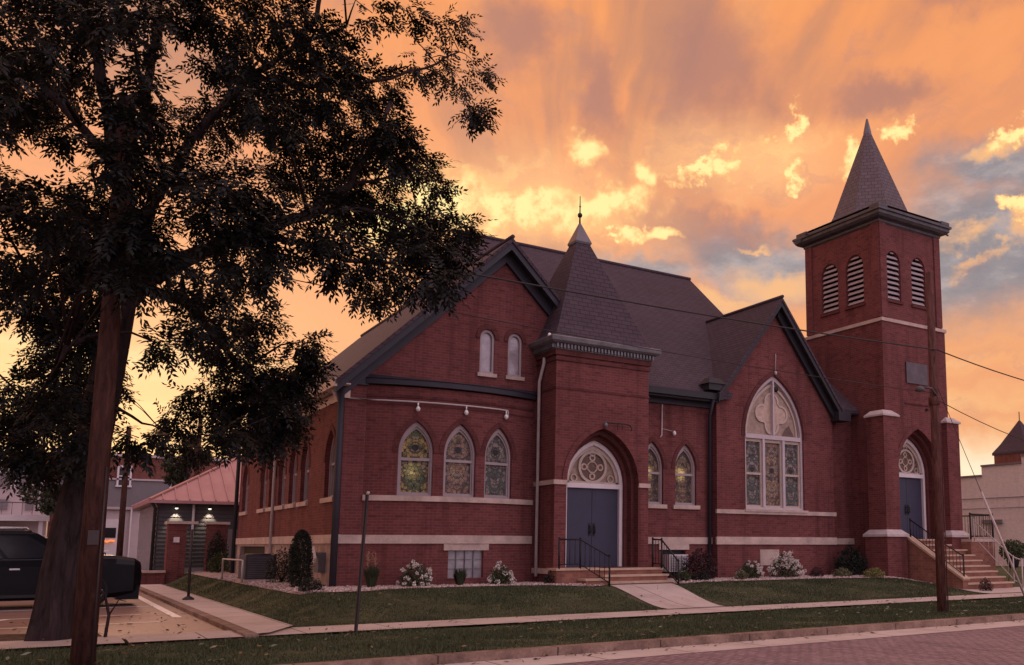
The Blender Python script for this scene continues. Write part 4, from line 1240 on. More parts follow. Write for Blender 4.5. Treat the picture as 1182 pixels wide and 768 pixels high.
mb = MB(); mb.box(14.0, 17.3, EY - .1, EY + .02, E0 - .2, E0 + .0); mb.box(14.0, 17.25, EY + .02, 22.42, E0 - .26, E0 - .2); part(mb, 'gutter', 'dark_trim')
mb = MB(); mb.tube([(16.93, 22.0, 6.15), (17.05, 22.35, 5.7), (17.05, 22.4, .6)], .055, 8); part(mb, 'downspout', 'navy_trim', label='dark downspout in the corner beside the large window gable')
# eave lantern box on the roof corner
mb = MB(); mb.box(16.65, 17.25, 21.85, 22.3, 6.42, 6.62); mb.hexa([(16.6, 21.8, 6.62), (17.3, 21.8, 6.62), (17.3, 22.35, 6.62), (16.6, 22.35, 6.62)], [(16.75, 21.95, 6.82), (17.15, 21.95, 6.82), (17.15, 22.2, 6.82), (16.75, 22.2, 6.82)])
part(mb, 'eave_return', 'dark_trim')
# low conduit and bulb on the nave wall
mb = MB(); mb.tube([(15.3, 22.44, 5.9), (15.28, 22.44, 4.95), (15.2, 22.4, 4.88)], .022, 6); mb.tube([(15.28, 22.44, 5.15), (15.7, 22.44, 5.1)], .008, 5); c_ = part(mb, 'conduit', 'pale_pipe')
mb = MB(); mb.lathe((15.72, 22.4, 5.03), [(0, -.07), (.045, -.045), (.06, 0), (.045, .045), (.02, .08)], 10); part(mb, 'floodlight', 'bulb', c_)

# ------------------------------------------------------------------ great window gable
GY, G0, G1, GC = 22.2, 17.2, 22.25, 19.72
FG = FRONT(GY)
gz = lambda x: 9.82 - 1.3 * abs(x - GC)
mb = MB()
GW = arch(19.62, 1.27, 2.77, 5.14, 7.22, 12)
wall_face(mb, FG, [(G0, .3), (G1, .3), (G1, gz(G1) - .16), (GC, gz(GC) - .16), (G0, gz(G0) - .16)], [GW], .18)
wall_face(mb, WEST(G0), [(GY, .3), (22.5, .3), (22.5, gz(G0) - .1), (GY, gz(G0) - .1)], [])
wall_face(mb, lambda u, v, d=0.0: V((G1 - d, u, v)), [(GY, .3), (22.5, .3), (22.5, gz(G1) - .1), (GY, gz(G1) - .1)], [])
part(mb, 'gable_wall', 'brick', label='brick gable of the great stained glass window')
mb = MB(); hood(mb, FG, 19.62, 1.28, 5.14, 7.24, .14, .025); part(mb, 'hood_mould', 'brick_dark')
cx = 19.62
o = GW; i = arch(cx, 1.19, 2.85, 5.14, 7.08, 12)
mb = MB(); ring(mb, FG, o, i, .07, .24)
fbox(mb, FG, cx - 1.2, cx + 1.2, 5.08, 5.22, .05, .24)
for u in (cx - .43, cx + .43): fbox(mb, FG, u - .05, u + .05, 2.85, 5.08, .06, .24)
fbox(mb, FG, cx - .03, cx + .03, 5.22, 7.06, .04, .2)
gw_ = part(mb, 'window', 'great_frame', label='great pointed window, three stained lights below a tan quatrefoil panel')
for a, b, gl in ((cx - 1.19, cx - .48, 'glass_teal'), (cx - .38, cx + .38, 'glass_rose'), (cx + .48, cx + 1.19, 'glass_teal')):
    mb = MB(); plate(mb, FG, [(a, 2.85), (b, 2.85), (b, 5.08), (a, 5.08)], .19, (a + b) / 2, 2.85); part(mb, 'glass', gl, gw_)
    o = [(a, 2.85), (b, 2.85), (b, 5.08), (a, 5.08)]; i = [(a + .06, 2.92), (b - .06, 2.92), (b - .06, 4.98), (a + .06, 4.98)]
    mb = MB(); ring(mb, FG, o, i, .13, .2)
    if gl == 'glass_teal': fbox(mb, FG, a + .05, b - .05, 3.9, 3.97, .12, .2)
    part(mb, 'sash', 'cream_tracery', gw_)
mb = MB(); plate(mb, FG, arch(cx, 1.19, 5.2, 5.2, 7.08, 12), .19, cx, 5.2); part(mb, 'tympanum', 'tan_panel', gw_)
# quatrefoil outline: four overlapping foils
def quatre(cx, cy, off, r, n=10):
    pts = []
    for k in range(4):
        a = k * math.pi / 2
        ox, oy = cx + off * math.cos(a), cy + off * math.sin(a)
        for j in range(n + 1):
            b = a - 1.75 + 3.5 * j / n
            pts.append((ox + r * math.cos(b), oy + r * math.sin(b)))
    return pts
qo = quatre(cx, 5.95, .4, .31); qi = quatre(cx, 5.95, .4, .24)
mb = MB(); plate(mb, FG, qi, .165, cx, 5.95); part(mb, 'quatrefoil', 'tan_panel_light', gw_)
mb = MB(); ring(mb, FG, qo, qi, .14, .2)
oo = arch(cx, 1.12, 5.24, 5.24, 6.96, 12); ii = arch(cx, 1.06, 5.24, 5.24, 6.86, 12); ring(mb, FG, oo, ii, .15, .2, closed=False)
part(mb, 'tracery', 'cream_tracery', gw_)
mb = MB()
plate(mb, FG, [(cx + .45, 5.24), (cx + 1.0, 5.24), (cx + .78, 5.62), (cx + .62, 5.5)], .172)
part(mb, 'dark_quarry', 'medallion_brown', gw_)
mb = MB(); mb.tube([(cx + .14, 22.33, 6.78), (cx + .14, 22.25, 6.78)], .09, 10); part(mb, 'vent_pipe', 'dark_void', gw_)
mb = MB(); mb.box(G0 - .05, G1 + .05, GY - .06, GY + .02, 2.62, 2.75); mb.box(cx - 1.35, cx + 1.35, GY - .09, GY + .1, 2.7, 2.78); part(mb, 'stone_band', 'limestone', label='pale sill course under the great window')
mb = MB(); mb.box(G0 - .05, G1 + .05, GY - .05, GY + .02, 1.66, 1.9); part(mb, 'stone_band', 'limestone', label='pale water table under the great window')
mb = MB(); mb.box(18.9, 19.7, GY - .03, GY + .02, 1.0, 1.5); part(mb, 'foundation_patch', 'limestone', label='pale stone patch low under the great window')
mb = MB(); mb.tube([(cx + .02, GY - .05, 7.3), (cx + .04, GY - .06, 7.95)], .012, 5); mb.lathe((cx + .02, GY - .06, 7.3), [(0, -.07), (.05, -.05), (.05, .04), (0, .07)], 8); part(mb, 'conduit', 'pale_pipe', label='short conduit and lamp above the great window')
mb = MB()
g0, g1 = GC - 2.68, GC + 2.75
VY = 21.82
bk = EY + (9.82 - E0) * (RY - EY) / (R0 - E0) + .4
roofslab(mb, [(g0, VY, gz(g0)), (GC, VY, 9.82), (GC, bk, 9.82), (g0, bk, gz(g0))])
roofslab(mb, [(GC, VY, 9.82), (g1, VY, gz(g1)), (g1, bk, gz(g1)), (GC, bk, 9.82)])
mb.tube([(GC, VY - .02, 9.85), (GC, bk - .4, 9.85)], .055, 6)
part(mb, 'roof', 'roof_shingle', label='shingled gable roof over the great window')
mb = MB(); z2 = lambda x: gz(x) - .125
rake(mb, g0, GC, VY + .03, z2, .16); rake(mb, GC, g1, VY + .03, z2, .2)
rake(mb, GC, g1 - .15, 22.06, lambda x: z2(x) - .06, .42, .135); rake(mb, g0 + .1, GC, 22.06, lambda x: z2(x) - .06, .1, .135)
mb.box(g1 - .28, g1 + .3, VY - .02, 22.35, gz(g1) - .36, gz(g1) - .05)
part(mb, 'rake_board', 'dark_trim')
mb = MB(); mb.box(22.2, 23.5, 22.1, 22.6, 6.2, 6.34); roofslab(mb, [(22.26, 22.05, 6.36), (23.5, 22.05, 6.36), (23.5, 25.5, 9.3), (22.26, 25.5, 9.3)]); part(mb, 'roof', 'roof_shingle', label='small roof between the great gable and the tower')
mb = MB(); mb.tube([(22.36, 22.3, 6.1), (22.36, 22.42, 5.8), (22.36, 22.42, .6)], .05, 8); part(mb, 'downspout', 'navy_trim', label='dark downspout between the great window gable and the tower')

# ------------------------------------------------------------------ bell tower
Q0, Q1, QY0, QY1 = 23.47, 26.82, 20.9, 24.75
FQ = FRONT(QY0)
QC = 25.13
DZ = 1.86
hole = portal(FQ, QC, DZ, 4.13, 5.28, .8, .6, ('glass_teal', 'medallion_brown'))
mb = MB()
wall_face(mb, FQ, [(Q0, .2), (Q1, .2), (Q1, 9.4), (Q0, 9.4)], [hole], .01)
wall_face(mb, WEST(Q0), [(QY0, .2), (QY1, .2), (QY1, 9.4), (QY0, 9.4)], [])
EASTW = lambda x: (lambda u, v, d=0.0: V((x - d, u, v)))
wall_face(mb, EASTW(Q1), [(QY0, .2), (QY1, .2), (QY1, 9.4), (QY0, 9.4)], [])
part(mb, 'tower_wall', 'brick', label='lower shaft of the bell tower')
mb = MB(); hood(mb, FQ, QC, 1.1, 4.13, 5.7, .14, .03); part(mb, 'hood_mould', 'brick')
u0, u1, v0, v1 = Q0 + .07, Q1 - .07, QY0 + .07, QY1 - .07
FU = FRONT(v0)
lou_f = [24.22, 25.56]; lou_w = [22.18, 23.44]
LH, LZ0, LZS, LZA = .38, 10.22, 11.6, 12.06
mb = MB()
wall_face(mb, FU, [(u0, 9.4), (u1, 9.4), (u1, 13.1), (u0, 13.1)], [round_arch(c, LH, LZ0, LZS, 6, 1.15) for c in lou_f], .2)
wall_face(mb, WEST(u0), [(v0, 9.4), (v1, 9.4), (v1, 13.1), (v0, 13.1)], [round_arch(c, LH + .05, LZ0, LZS, 6, 1.15) for c in lou_w], .2)
wall_face(mb, EASTW(u1), [(v0, 9.4), (v1, 9.4), (v1, 13.1), (v0, 13.1)], [], .2)
mb.face([(u0, v1, 9), (u1, v1, 9), (u1, v1, 13.1), (u0, v1, 13.1)])
part(mb, 'belfry_wall', 'brick', label='upper stage of the bell tower')
# raised corner strips of the belfry
for bx in [(x - .01, x + .31, v0 - .045, v0 + .01) for x in (u0, u1 - .3)] + [(u0 - .045, u0 + .01, y, y + .35) for y in (v0 + .011, v1 - .35)] + [(u1 - .01, u1 + .045, v0 + .011, v0 + .3)]:
    mb = MB(); mb.box(*bx, 9.56, 12.98); part(mb, 'corner_strip', 'brick')
def louver(f, c, half):
    o = round_arch(c, half, LZ0, LZS, 6, 1.15); i = round_arch(c, half - .04, LZ0 + .04, LZS, 6, 1.15)
    mb = MB(); ring(mb, f, o, i, .05, .2); fbox(mb, f, c - half - .06, c + half + .06, LZ0 - .1, LZ0, -.06, .2)
    l = part(mb, 'louver', 'brick_dark', label='arched belfry opening with pale slats')
    mb = MB()
    z = LZ0 + .06
    while z < LZA - .1:
        h = half - .05
        if z + .08 > LZS: h = (half - .05) * math.sqrt(max(0.02, 1 - ((z + .08 - LZS) / (half * 1.15)) ** 2))
        mb.hexa([f(c - h, z, .02), f(c + h, z, .02), f(c + h, z - .01, .05), f(c - h, z - .01, .05)],
                [f(c - h, z + .115, .1), f(c + h, z + .115, .1), f(c + h, z + .105, .13), f(c - h, z + .105, .13)])
        z += .185
    part(mb, 'slats', 'pale_louver', l)
    mb = MB(); plate(mb, f, o, .22); part(mb, 'backing', 'dark_void', l)
for c in lou_f: louver(FU, c, LH)
for c in lou_w: louver(WEST(u0), c, LH + .05)
mb = MB(); belt(mb, Q0, Q1, QY0, QY1, 9.38, 9.5, .05); part(mb, 'stone_band', 'limestone', label='pale belt course round the bell tower')
mb = MB()
cornice(mb, u0, u1, v0, v1, [(0.0, 12.95), (.06, 13.0), (.06, 13.08), (.22, 13.12), (.3, 13.2), (.3, 13.3), (.36, 13.32), (.36, 13.4), (.3, 13.44), (-.3, 13.62)])
for x0_, x1_, y0_, y1_ in ((u0 - .3, u0 + .15, v0 - .3, v0 + .15), (u1 - .15, u1 + .3, v0 - .3, v0 + .15), (u0 - .3, u0 + .15, v1 - .35, v1 + .2)):
    mb.box(x0_, x1_, y0_, y1_, 13.45, 13.56)
mb.bar((u0 - .3, v1 - .1, 13.3), (u0 - .58, v1 + .05, 13.14), .05); mb.bar((u0 - .32, v1 - .4, 13.42), (u0 - .5, v1 - .5, 13.36), .05)
mb.bar((u1 + .3, v0 + .1, 13.36), (u1 + .55, v0 - .05, 13.2), .05)
mb.face([(u0 - .2, v0 - .2, 13.58), (u1 + .2, v0 - .2, 13.58), (u1 + .2, v1 + .2, 13.58), (u0 - .2, v1 + .2, 13.58)])
part(mb, 'cornice', 'dark_metal', label='weathered, bent metal cornice of the bell tower')
mb = MB(); TCX, TCY = (u0 + u1) / 2, (v0 + v1) / 2
pyr(mb, TCX, TCY, [(1.72, 13.5), (1.5, 13.9), (.13, 17.45)], 8, math.pi / 8)
part(mb, 'spire', 'spire_shingle', label='steep eight-sided shingled spire of the bell tower')
mb = MB(); pyr(mb, TCX, TCY, [(.17, 17.35), (.16, 17.45), (.05, 17.95), (0, 18.02)], 8, math.pi / 8); mb.lathe((TCX, TCY, 17.98), [(0, -.05), (.05, 0), (0, .06)], 8); part(mb, 'spire_cap', 'lead_cap')
# clasping buttresses with stone offsets
def buttress(x0, x1, y0, y1, lab):
    mb = MB(); mb.box(x0, x1, y0, y1, .2, 6.02); b = part(mb, 'buttress', 'brick', label=lab)
    mb = MB(); mb.box(x0 - .16, x1 + .1, y0 - .16, y1 + .06, .2, 1.98); part(mb, 'plinth', 'brick', b)
    mb = MB()
    def off(a0, a1, b0, b1, c0, c1, d0, d1, z0, z1, z2):
        mb.hexa([(a0, c0, z0), (a1, c0, z0), (a1, c1, z0), (a0, c1, z0)], [(a0, c0, z1), (a1, c0, z1), (a1, c1, z1), (a0, c1, z1)])
        mb.hexa([(a0, c0, z1), (a1, c0, z1), (a1, c1, z1), (a0, c1, z1)], [(b0, d0, z2), (b1, d0, z2), (b1, d1, z2), (b0, d1, z2)])
    off(x0 - .06, x1 + .06, x0 + .2, x1 - .05, y0 - .06, y1 + .06, y0 + .2, y1, 6.0, 6.06, 6.24)
    part(mb, 'offset', 'cap_stone', b); mb = MB()
    off(x0 - .22, x1 + .16, x0 - .01, x1 + .01, y0 - .22, y1 + .1, y0 - .01, y1, 1.92, 2.0, 2.16)
    part(mb, 'offset', 'cap_stone', b)
buttress(23.14, 23.84, 20.68, 21.45, 'corner buttress of the tower with white stone offsets')
buttress(26.45, 27.12, 20.68, 21.45, 'right corner buttress of the tower')
mb = MB(); mb.box(24.6, 25.72, QY0 - .05, QY0 + .01, 7.3, 8.05); part(mb, 'plaque', 'bronze_plaque')
mb = MB(); mb.box(24.5, 25.9, QY0 - .03, QY0 + .01, 6.55, 6.6); part(mb, 'string_course', 'brick_dark')
mb = MB(); mb.lathe((25.62, QY0 - .06, 6.42), [(0, -.05), (.05, -.03), (.05, .04), (0, .06)], 8); part(mb, 'floodlight', 'dark_trim')

# ------------------------------------------------------------------ entrance steps and railings
ST = thing('entrance_steps', 'short brick stair of four steps up to the porch door', 'steps', (12.6, 20.5, .35))
ROOT = ST
mb = MB()
zt = [1.02, .855, .69, .525]
yf = [20.9, 20.62, 20.34, 20.06]
for k, (z, y) in enumerate(zip(zt, yf)):
    mb.box(12.22, 14.25, y, TY0 + (.62 if k == 0 else -.0) if k == 0 else yf[k - 1], .2, z - .055)
mb.box(11.5, 13.7, TY0 - .01, TY0 + .75, .2, 1.01)
mb.build('risers', 'step_brick', ST, ST)
mb = MB()
for k, (z, y) in enumerate(zip(zt, yf)):
    mb.box(12.22, 14.27, y - .03, TY0 if k == 0 else yf[k - 1] - .005, z - .055, z)
mb.box(11.52, 13.68, TY0, TY0 + .65, 1.012, 1.035)
mb.build('treads', 'tread_stone', ST, ST)
mb = MB(); mb.box(10.95, 12.2, 20.86, TY0, .2, .98); mb.box(11.55, 12.2, 20.4, 20.86, .2, .72); mb.box(11.85, 12.2, 20.05, 20.4, .2, .52); ck = mb.build('cheek_wall', 'step_brick', ST, ST)
mb = MB(); mb.box(10.91, 12.23, 20.82, TY0, .98, 1.04); mb.box(11.52, 12.22, 20.36, 20.82, .72, .77); mb.box(11.82, 12.22, 20.01, 20.36, .52, .57); mb.build('coping', 'tread_stone', ck, ST)

def handrail(name, label, path, bases, mat='black_iron', r=.022, gap=.14, group=None):
    """path: top rail points; bases: z of the foot under each point"""
    p0 = V(path[0])
    t = thing(name, label, 'handrail', (p0.x, p0.y, bases[0]), group)
    mb = MB(); mb.tube(path, r, 8); mb.build('top_rail', mat, t, t)
    mb = MB(); mb.tube([V((p[0], p[1], b + .1)) for p, b in zip(path, bases)], r * .7, 6); mb.build('bottom_rail', mat, t, t)
    mb = MB()
    for (a, b), (za, zb) in zip(zip(path, path[1:]), zip(bases, bases[1:])):
        a, b = V(a), V(b); n = max(1, int((b - a).length / gap))
        for k in range(1, n):
            q = a.lerp(b, k / n); z = za + (zb - za) * k / n
            mb.tube([(q.x, q.y, z + .1), q], .0095, 5)
    mb.build('balusters', mat, t, t)
    for q, z in zip(path, bases):
        mb = MB(); mb.tube([(q[0], q[1], z - .02), (q[0], q[1], q[2] + .02)], r * 1.15, 8); mb.lathe((q[0], q[1], q[2] + .03), [(0, -.03), (r * 1.6, 0), (0, .04)], 8); mb.build('post', mat, t, t)
    return t
handrail('handrail', 'black iron handrail on the left side of the porch steps', [(11.0, 20.84, 1.78), (11.62, 20.84, 1.78), (12.08, 20.12, 1.34)], [1.04, 1.04, .57])
handrail('handrail', 'black iron handrail on the right side of the porch steps, beside the air conditioner', [(14.2, 21.3, 1.8), (14.2, 20.85, 1.78), (14.2, 20.05, 1.2)], [1.02, 1.02, .5])

TS = thing('tower_stair', 'brick stair of nine steps climbing to the bell tower door', 'steps', (25.6, 19.6, .25))
mb = MB(); mt = MB()
NR = 9; zb, ztop = .26, 1.85
rise = (ztop - zb) / NR
SX0, SX1 = 24.35, 26.75
for k in range(NR):
    z = zb + rise * (k + 1)
    y0 = 18.5 + k * .295
    y1 = QY0 + .6 if k == NR - 1 else y0 + .295
    if k == NR - 1: y1 = QY0
    mb.box(SX0, SX1 - .004 * k, y0, y1, 0.0, z - .05)
    mt.box(SX0, SX1 + .02, y0 - .03, y1 - (.0 if k == NR - 1 else .034), z - .05, z)
mb.box(24.05, 26.2, QY0 - .005, QY0 + .75, .2, 1.83)
mt.box(24.07, 26.19, QY0 + .001, QY0 + .63, 1.831, 1.85)
mb.build('risers', 'step_brick', TS, TS); mt.build('treads', 'tread_stone', TS, TS)
mb = MB()
def cheek(mb, x0, x1, zoff=0.0):
    pr = [(18.45, .1), (18.45, .55 + zoff), (20.68, 1.9 + zoff), (QY0 - .22, 1.9 + zoff), (QY0 - .22, .1)]
    mb.extrude([(x0, y, z) for y, z in pr], (x1 - x0, 0, 0))
cheek(mb, 24.08, 24.34); ck = mb.build('stringer_wall', 'step_brick', TS, TS)
mb = MB(); mb.bar((24.21, 18.4, .56), (24.21, 20.68, 1.935), .34, .07); mb.build('coping', 'tread_stone', ck, TS)
mb = MB(); mb.box(26.76, 28.1, 20.1, 21.6, 0.0, 1.76); lp = mb.build('side_landing', 'step_brick', TS, TS)
mb = MB(); mb.box(26.775, 28.14, 20.06, 21.6, 1.76, 1.86); mb.build('landing_slab', 'limestone', lp, TS)
handrail('handrail', 'iron handrail on the left of the tower stair, just right of the utility pole', [(24.22, 20.6, 2.5), (24.22, 19.3, 1.72), (24.22, 18.5, 1.3)], [1.92, 1.1, .6], 'black_iron')
handrail('handrail', 'pale handrail on the right of the tower stair, under the hanging plant', [(26.9, 20.05, 2.5), (26.9, 18.55, 1.25), (27.0, 18.3, 1.15)], [1.8, .4, .2], 'pale_pipe', .02, .22)
t = handrail('landing_railing', 'black iron railing round the landing beside the tower door', [(26.8, 20.12, 2.72), (28.05, 20.12, 2.72), (28.05, 21.55, 2.72)], [1.86, 1.86, 1.86], 'black_iron', .03, .12)
t['category'] = 'railing'
ROOT = CH

# ------------------------------------------------------------------ foliage helpers
def unit(a): return a / (np.linalg.norm(a, axis=-1, keepdims=True) + 1e-9)
def sprays(pos, out, L, n=11, lf=0.095, lw=0.03, droop=0.55):
    """compound leaves: pos (N,3), out (N,3) horizontal-ish growth direction; returns leaflet quads"""
    N = len(pos)
    d = unit(out + RNG.normal(0, 0.45, (N, 3)) + np.array([0, 0, -droop]))
    up = np.tile(np.array([0, 0, 1.0]), (N, 1)) + RNG.normal(0, 0.35, (N, 3))
    s = unit(np.cross(d, up)); u = np.cross(s, d)
    Ls = L * RNG.uniform(0.7, 1.25, N)
    quads = []
    for k in range(n):
        t = (k // 2 + 0.6) / (n / 2.0)
        side = 1.0 if k % 2 == 0 else -1.0
        if k == n - 1: side = 0.0; t = 1.0
        base = pos + d * (Ls * t)[:, None] + np.array([0, 0, -1.0]) * (0.12 * Ls * t * t)[:, None]
        ld = unit(d * (0.65 if side else 1.0) + s * side * 0.9 + np.array([0, 0, -0.25]) + RNG.normal(0, 0.2, (N, 3)))
        nn = unit(np.cross(ld, u)); ll = lf * RNG.uniform(0.75, 1.2, N) * (1.0 - 0.25 * abs(t - 0.5))
        tip = base + ld * ll[:, None]
        mid = base + ld * (ll * 0.42)[:, None]
        w = nn * lw * 0.5
        quads.append(np.stack([base, mid + w, tip, mid - w], 1))
    return np.concatenate(quads, 0).reshape(-1, 3)

def blades(pos, size, aspect=0.45, droop=0.0, bias=None):
    """single leaves as diamonds of random direction"""
    N = len(pos)
    d = RNG.normal(0, 1, (N, 3)) + np.array([0, 0, -droop])
    if bias is not None: d += bias
    d = unit(d); r = unit(RNG.normal(0, 1, (N, 3))); s = unit(np.cross(d, r))
    L = size * RNG.uniform(0.6, 1.3, N)[:, None]
    b = pos - d * L * .5; t = pos + d * L * .5; m = pos - d * L * .05
    w = s * L * aspect * .5
    return np.stack([b, m + w, t, m - w], 1).reshape(-1, 3)

def ball(n, shell=0.35):
    v = unit(RNG.normal(0, 1, (n, 3)))
    return v * (RNG.uniform(shell ** 3, 1, (n, 1)) ** (1 / 3))

# ------------------------------------------------------------------ the big street tree
CLUMPS = [(3.13,17.60,3.65,0.70),(3.33,17.00,3.72,0.62),(2.94,17.90,4.18,0.78),(2.62,18.30,3.97,0.72),(-0.41,17.00,3.06,0.68),(0.05,18.00,3.01,0.60),(0.46,16.50,2.96,0.57),(-0.39,18.50,4.05,0.86),(0.13,16.20,3.92,0.82),(3.43,16.80,4.67,0.65),(3.58,16.60,5.21,0.58),(5.47,16.40,7.53,0.78),(4.52,16.20,9.29,0.85),(3.47,17.00,9.32,0.91),(0.53,12.95,7.25,.5),(0.5,12.9,6.75,.5),(0.62,13.0,7.7,.5),(0.48,12.8,6.42,0.65),(0.67,12.7,4.91,0.58),(0.79,13,5.53,0.62),(0.46,13.2,8.61,0.72),(-0.81,15.09,8.81,0.97),(-0.35,15.95,9.75,0.95),(-0.64,19.17,9.97,1.01),(0.1,17.92,11.02,0.88),
(0.63,15.14,9.82,0.63),(1.3,17.07,10.92,0.67),(1.94,17.33,11.29,0.96),(2.65,15.51,10.6,0.78),(2.16,18.79,11.02,0.65),(2.38,15.25,9.52,0.83),(3.36,16.16,10.77,0.82),(4.55,16.67,11.87,0.62),
(5.12,16.32,11.9,0.67),(6.22,16.95,12.33,0.73),(5.91,17.55,11.74,0.85),(7.01,18.43,12.09,0.77),(6.32,15.74,9.99,0.4),(7.04,17.19,11.64,0.45),(4.81,17.38,10.75,0.88),(3.47,15.77,9.55,0.78),
(2.45,14.61,8.38,0.78),(2.39,20.15,10.56,0.9),(1.23,16.3,8.58,0.62),(0.68,16.39,8.61,0.51),(-0.96,19.68,9.76,0.82),(0.05,17.94,9.87,0.53),(-0.17,17.29,8.43,0.5),(-0.87,19.01,7.89,0.69),
(-0.21,14.77,6.22,0.77),(0.42,18.63,7.73,0.85),(0.94,16.73,7.83,0.77),(1.54,15.12,7.4,0.72),(0.74,13,5.57,0.8),(0.25,19.91,7,1.09),(-0.59,15.78,5.73,0.75),(2.53,16.3,7.76,0.88),
(3.47,17.57,8.76,0.78),(4.39,17.49,9.32,0.79),(4.7,15.47,9.05,0.65),(6.02,17.92,9.61,0.71),(6.16,17.23,8.93,0.38),(4.8,17.33,8.47,0.89),(2.9,12.53,6.06,0.73),(2.35,12.78,5.78,0.69),
(5.7,17.63,8.22,0.79),(4.59,12.92,6.12,0.58),(3.92,12.87,5.79,0.73),(3.34,13.03,5.72,0.69),(5.81,16.18,7.88,0.46),(4.91,12.99,6.14,0.36),(5.95,15.19,7.4,0.2),(4.99,17.39,6.58,0.65),
(4.38,13.03,5.58,0.49),(4.46,12.32,5.48,0.37),(1.88,16.17,6,0.91),(1.79,12.65,5.8,0.73),(2.39,16.88,5.11,0.8),(3.01,18.09,4.84,0.82),(3.19,16.67,4.09,0.69),(3.08,16.63,3.47,0.39),
(2.4,18.86,4.47,0.78),(1.93,18.89,3.94,0.66),(3.06,17.83,5.79,0.64),(3.94,18.41,4.56,0.51),(3.7,16.69,4.77,0.3),(3.7,18.24,3.92,0.36),(2.33,15.56,3.38,0.4),(2.4,20.1,3.5,0.51),
(-0.39,18.16,5.73,0.82),(0.16,18.06,5.64,0.89),(0.25,20.13,5.11,1.02),(-0.02,19.09,4.04,0.78),(-0.49,19.1,3.7,0.63),(0.41,14.91,3.17,0.61),(-0.13,16.7,3.05,0.39),(1.06,15.08,3.17,0.53),
(1.36,15.7,4.68,0.4),(0.72,19.49,6.97,0.97),(0.62,19.44,4.46,0.76),(1.57,12.69,6.12,0.86),(0.5,17.71,6.91,1.07),(1.83,14.9,4.99,0.74),(2.64,16.7,9.79,0.9),(1.97,12.35,5.28,0.7),
(4.21,17.28,8.4,0.82),(0.31,17.58,5.04,0.78),(3.12,17.76,4.47,0.7),(4.77,15.39,8.54,0.59),(3.77,16.58,10.6,0.83),(-0.6,17.04,13.87,1.03),(-3.08,21.01,11.68,1.01),(-1.55,20.76,9.79,1.13),
(3.26,16.03,13.89,1.37),(2.53,14.8,14.32,1.29),(-2.64,14.03,9.86,1.07),(-3.36,20.83,9.76,0.9),(-1.46,17.11,13.39,1),(1.21,19.25,15.1,0.88),(-1.25,18.57,14.77,1.4),(2.23,18.99,14.75,0.83),
(-0.27,16.58,14.04,1.36),(-4.14,20.25,10.69,1.2),(-0.59,18.31,13.63,0.98),(-2.12,20.44,12.32,1.27),(-0.97,17.11,12,1.32),(-5.53,14.52,9.21,1),(1.35,13.56,12.73,1.2),(3.62,14.63,12.65,1.14),
(-0.14,15.5,13.42,1.17),(-3.08,16.36,13.23,1.19),(-0.7,18.61,13.73,0.85),(2.7,15.29,15.26,0.88),(0.61,19.59,13.35,0.9),(-2.17,17.55,13.74,0.81),(2.06,14.41,11.95,1.14),(-0.66,16.87,13.08,1.34),
(1.99,16.31,13.14,1.34),(1.6,19.47,13.69,1.24),(-2.14,18.26,13.41,1.01),(-0.76,14.95,13.59,1.11),(-0.01,18.81,15.01,0.91),(1.36,17.92,14.57,1.39),(-0.87,16.01,14.37,0.93),(-4.94,12.36,9.75,1.1),
(-6.71,16.06,5.74,1.35),(-3.11,19.47,6.62,1.28),(-6.3,16.02,6.99,1.25),(-5.56,16.35,10.14,1.27),(-3.59,18.83,8.05,1.4),(-2.98,18.61,10.22,1.04),(-1.69,13.65,7.28,1.37),(-2.48,15.14,6.66,1.07),
(-4.11,19.82,9.74,1.17),(-3.77,18.74,7.21,1.19),(-5.76,19.19,6.48,1.16),(-3.54,18.01,6.41,0.95),(-6.26,18.18,6.42,1.38),(-4.74,16.44,9.43,1.18),(-1.98,12.98,10.75,1.08),(-6.53,15.63,5.83,1.1),
(-3.2,19.64,10.24,1.23),(-2.26,14.72,5.06,0.83),(-5.99,20.18,6.91,1.27),(-2.29,12.12,7.91,0.85),(-5.55,14.65,9.26,0.98),(-6.19,19.2,6.92,0.89),(-6.93,18.3,7.09,1.34),(-4.26,15.75,7.7,1.15),
]
